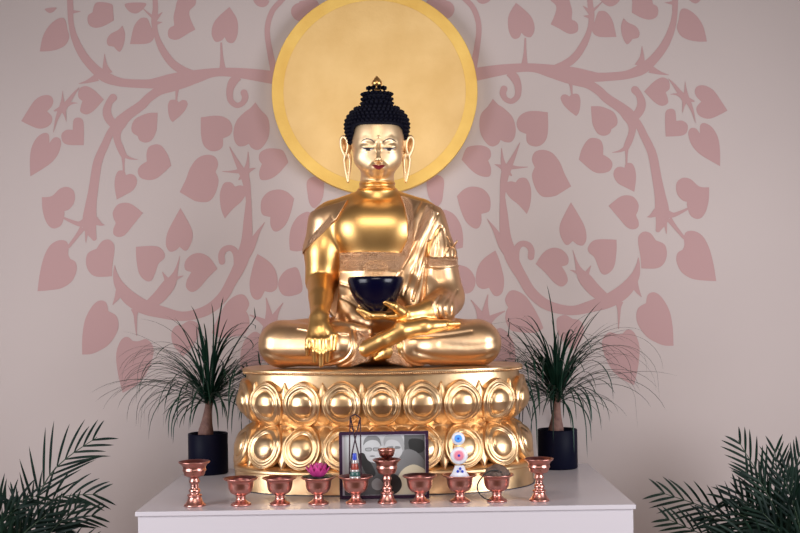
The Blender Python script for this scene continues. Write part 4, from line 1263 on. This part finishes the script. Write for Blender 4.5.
def areca(x, y, label, fronds, seed, hpot=.30):
    t = empty('areca_palm', (x, y, 0), label, 'potted plant', 'areca palms on the floor beside the altar')
    b = MB(); b.lathe((x, y, .0004), [(0, 0), (.12, 0), (.125, .01), (.155, hpot-.02), (.165, hpot), (.155, hpot), (.148, hpot-.03)], 40); b.f = [q for q in b.f if len(q) == 4 or q[0] < 60]
    b.build('pot', M['basket'], t)
    b = MB(); b.lathe((x, y, hpot-.05), [(0, 0), (.142, 0), (.146, .02), (0, .03)], 32); b.build('soil', M['soil'], t)
    for i, (Yf, pts, ll) in enumerate(fronds):
        a = seed*7+i; random.seed(a)
        bs = Vector((x+random.uniform(-.05, .05), y+random.uniform(-.05, .05), hpot-.02))
        frond(t, bs, [P(px, py, Yf if k_ else (Yf+y)/2) for k_, (px, py) in enumerate(pts)], ll, seed=a)
    return t
YA = 3.72
areca(-1.21, 3.72, 'areca palm on the floor at the lower left, left of the altar',
      [(3.80, [(20, 560), (48, 478), (97, 437)], .155), (3.70, [(10, 575), (45, 505), (98, 494)], .13), (3.66, [(15, 590), (50, 530), (96, 515)], .12),
       (3.60, [(5, 580), (-5, 520), (-30, 480)], .13), (3.64, [(0, 560), (8, 510), (40, 495)], .12), (3.58, [(10, 590), (30, 540), (62, 520)], .12),
       (3.55, [(0, 600), (-10, 540), (20, 505)], .12), (3.62, [(-10, 590), (-30, 530), (-60, 505)], .13), (3.60, [(20, 600), (60, 560), (100, 545)], .12), (3.57, [(0, 600), (20, 530), (12, 500)], .12),
       (3.52, [(5, 600), (15, 545), (50, 512)], .12), (3.5, [(0, 600), (5, 550), (-15, 510)], .12), (3.56, [(20, 590), (45, 540), (78, 505)], .12), (3.6, [(5, 590), (25, 545), (70, 530)], .12), (3.66, [(0, 570), (0, 520), (-12, 475)], .12)], 1)
areca(1.16, 3.72, 'areca palm on the floor at the lower right, right of the altar',
      [(3.80, [(775, 560), (770, 500), (738, 440)], .125), (3.82, [(785, 560), (778, 490), (775, 448)], .12), (3.70, [(770, 570), (730, 520), (660, 492)], .13), (3.66, [(765, 590), (720, 545), (665, 518)], .12),
       (3.64, [(780, 560), (750, 505), (722, 500)], .12), (3.60, [(790, 560), (790, 500), (800, 452)], .13), (3.60, [(790, 580), (760, 525), (735, 490)], .13), (3.56, [(795, 580), (780, 520), (758, 478)], .13),
       (3.55, [(800, 580), (800, 530), (785, 480)], .12), (3.58, [(810, 580), (830, 520), (850, 480)], .13), (3.52, [(790, 590), (760, 545), (715, 535)], .12), (3.53, [(800, 590), (785, 540), (760, 510)], .12), (3.5, [(805, 590), (800, 545), (812, 500)], .12), (3.68, [(790, 560), (800, 500), (835, 462)], .13), (3.62, [(780, 570), (752, 530), (700, 515)], .12), (3.6, [(790, 570), (775, 520), (745, 470)], .12), (3.57, [(795, 575), (780, 535), (735, 512)], .12), (3.6, [(800, 570), (795, 510), (785, 465)], .12)], 2)

# ------------------------------------------------------------------ camera, light
cam = bpy.data.cameras.new('camera'); co = bpy.data.objects.new('camera', cam); COL.objects.link(co)
cam.sensor_width = 36; cam.lens = F/800*36; cam.shift_y = (HY-266.5)/800
co.location = (0, 0, CAM_Z)
co.rotation_euler = (Matrix.Rotation(-ROLL, 4, Vector((0, 1, 0))).inverted() @ Matrix.Rotation(PI/2, 4, 'X')).to_euler()
bpy.context.scene.camera = co
def area(name, loc, tgt, sx, sy, power, col, spread=180):
    l = bpy.data.lights.new(name, 'AREA'); l.shape = 'RECTANGLE'; l.size = sx; l.size_y = sy; l.energy = power; l.color = col; l.spread = math.radians(spread)
    o = bpy.data.objects.new(name, l); o.location = loc
    o.rotation_euler = (Vector(tgt)-Vector(loc)).to_track_quat('-Z', 'Y').to_euler(); COL.objects.link(o)
area('window_light_left', (-2.5, 1.7, 1.5), (0, 3.9, 1.15), 1.7, 1.7, 29, (.93, .95, 1), 100)
area('window_light_right', (2.5, 1.6, 1.5), (0, 3.9, 1.15), 1.7, 1.7, 32, (.93, .95, 1), 100)
area('ceiling_light', (0, 1.3, 2.7), (0, 3.9, 1.2), 1.2, .8, 6, (1, .90, .80), 90)
W = bpy.data.worlds.new('room_light'); bpy.context.scene.world = W; W.use_nodes = True
nt = W.node_tree; n = nt.nodes; bg = n['Background']
tc = n.new('ShaderNodeTexCoord'); sx = n.new('ShaderNodeSeparateXYZ'); nt.links.new(tc.outputs['Generated'], sx.inputs[0])
cr = n.new('ShaderNodeValToRGB'); e = cr.color_ramp.elements
e[0].position = 0.3; e[0].color = (.10, .055, .03, 1); e[1].position = .75; e[1].color = (.34, .27, .24, 1)
mr = n.new('ShaderNodeMapRange'); mr.inputs['From Min'].default_value = -1; mr.inputs['From Max'].default_value = 1
nt.links.new(sx.outputs['Z'], mr.inputs['Value']); nt.links.new(mr.outputs['Result'], cr.inputs['Fac']); nt.links.new(cr.outputs['Color'], bg.inputs['Color'])
bg.inputs['Strength'].default_value = .38
sc = bpy.context.scene
sc.view_settings.view_transform = 'Standard'; sc.view_settings.look = 'None'; sc.view_settings.gamma = 1
sc.view_settings.exposure = 0
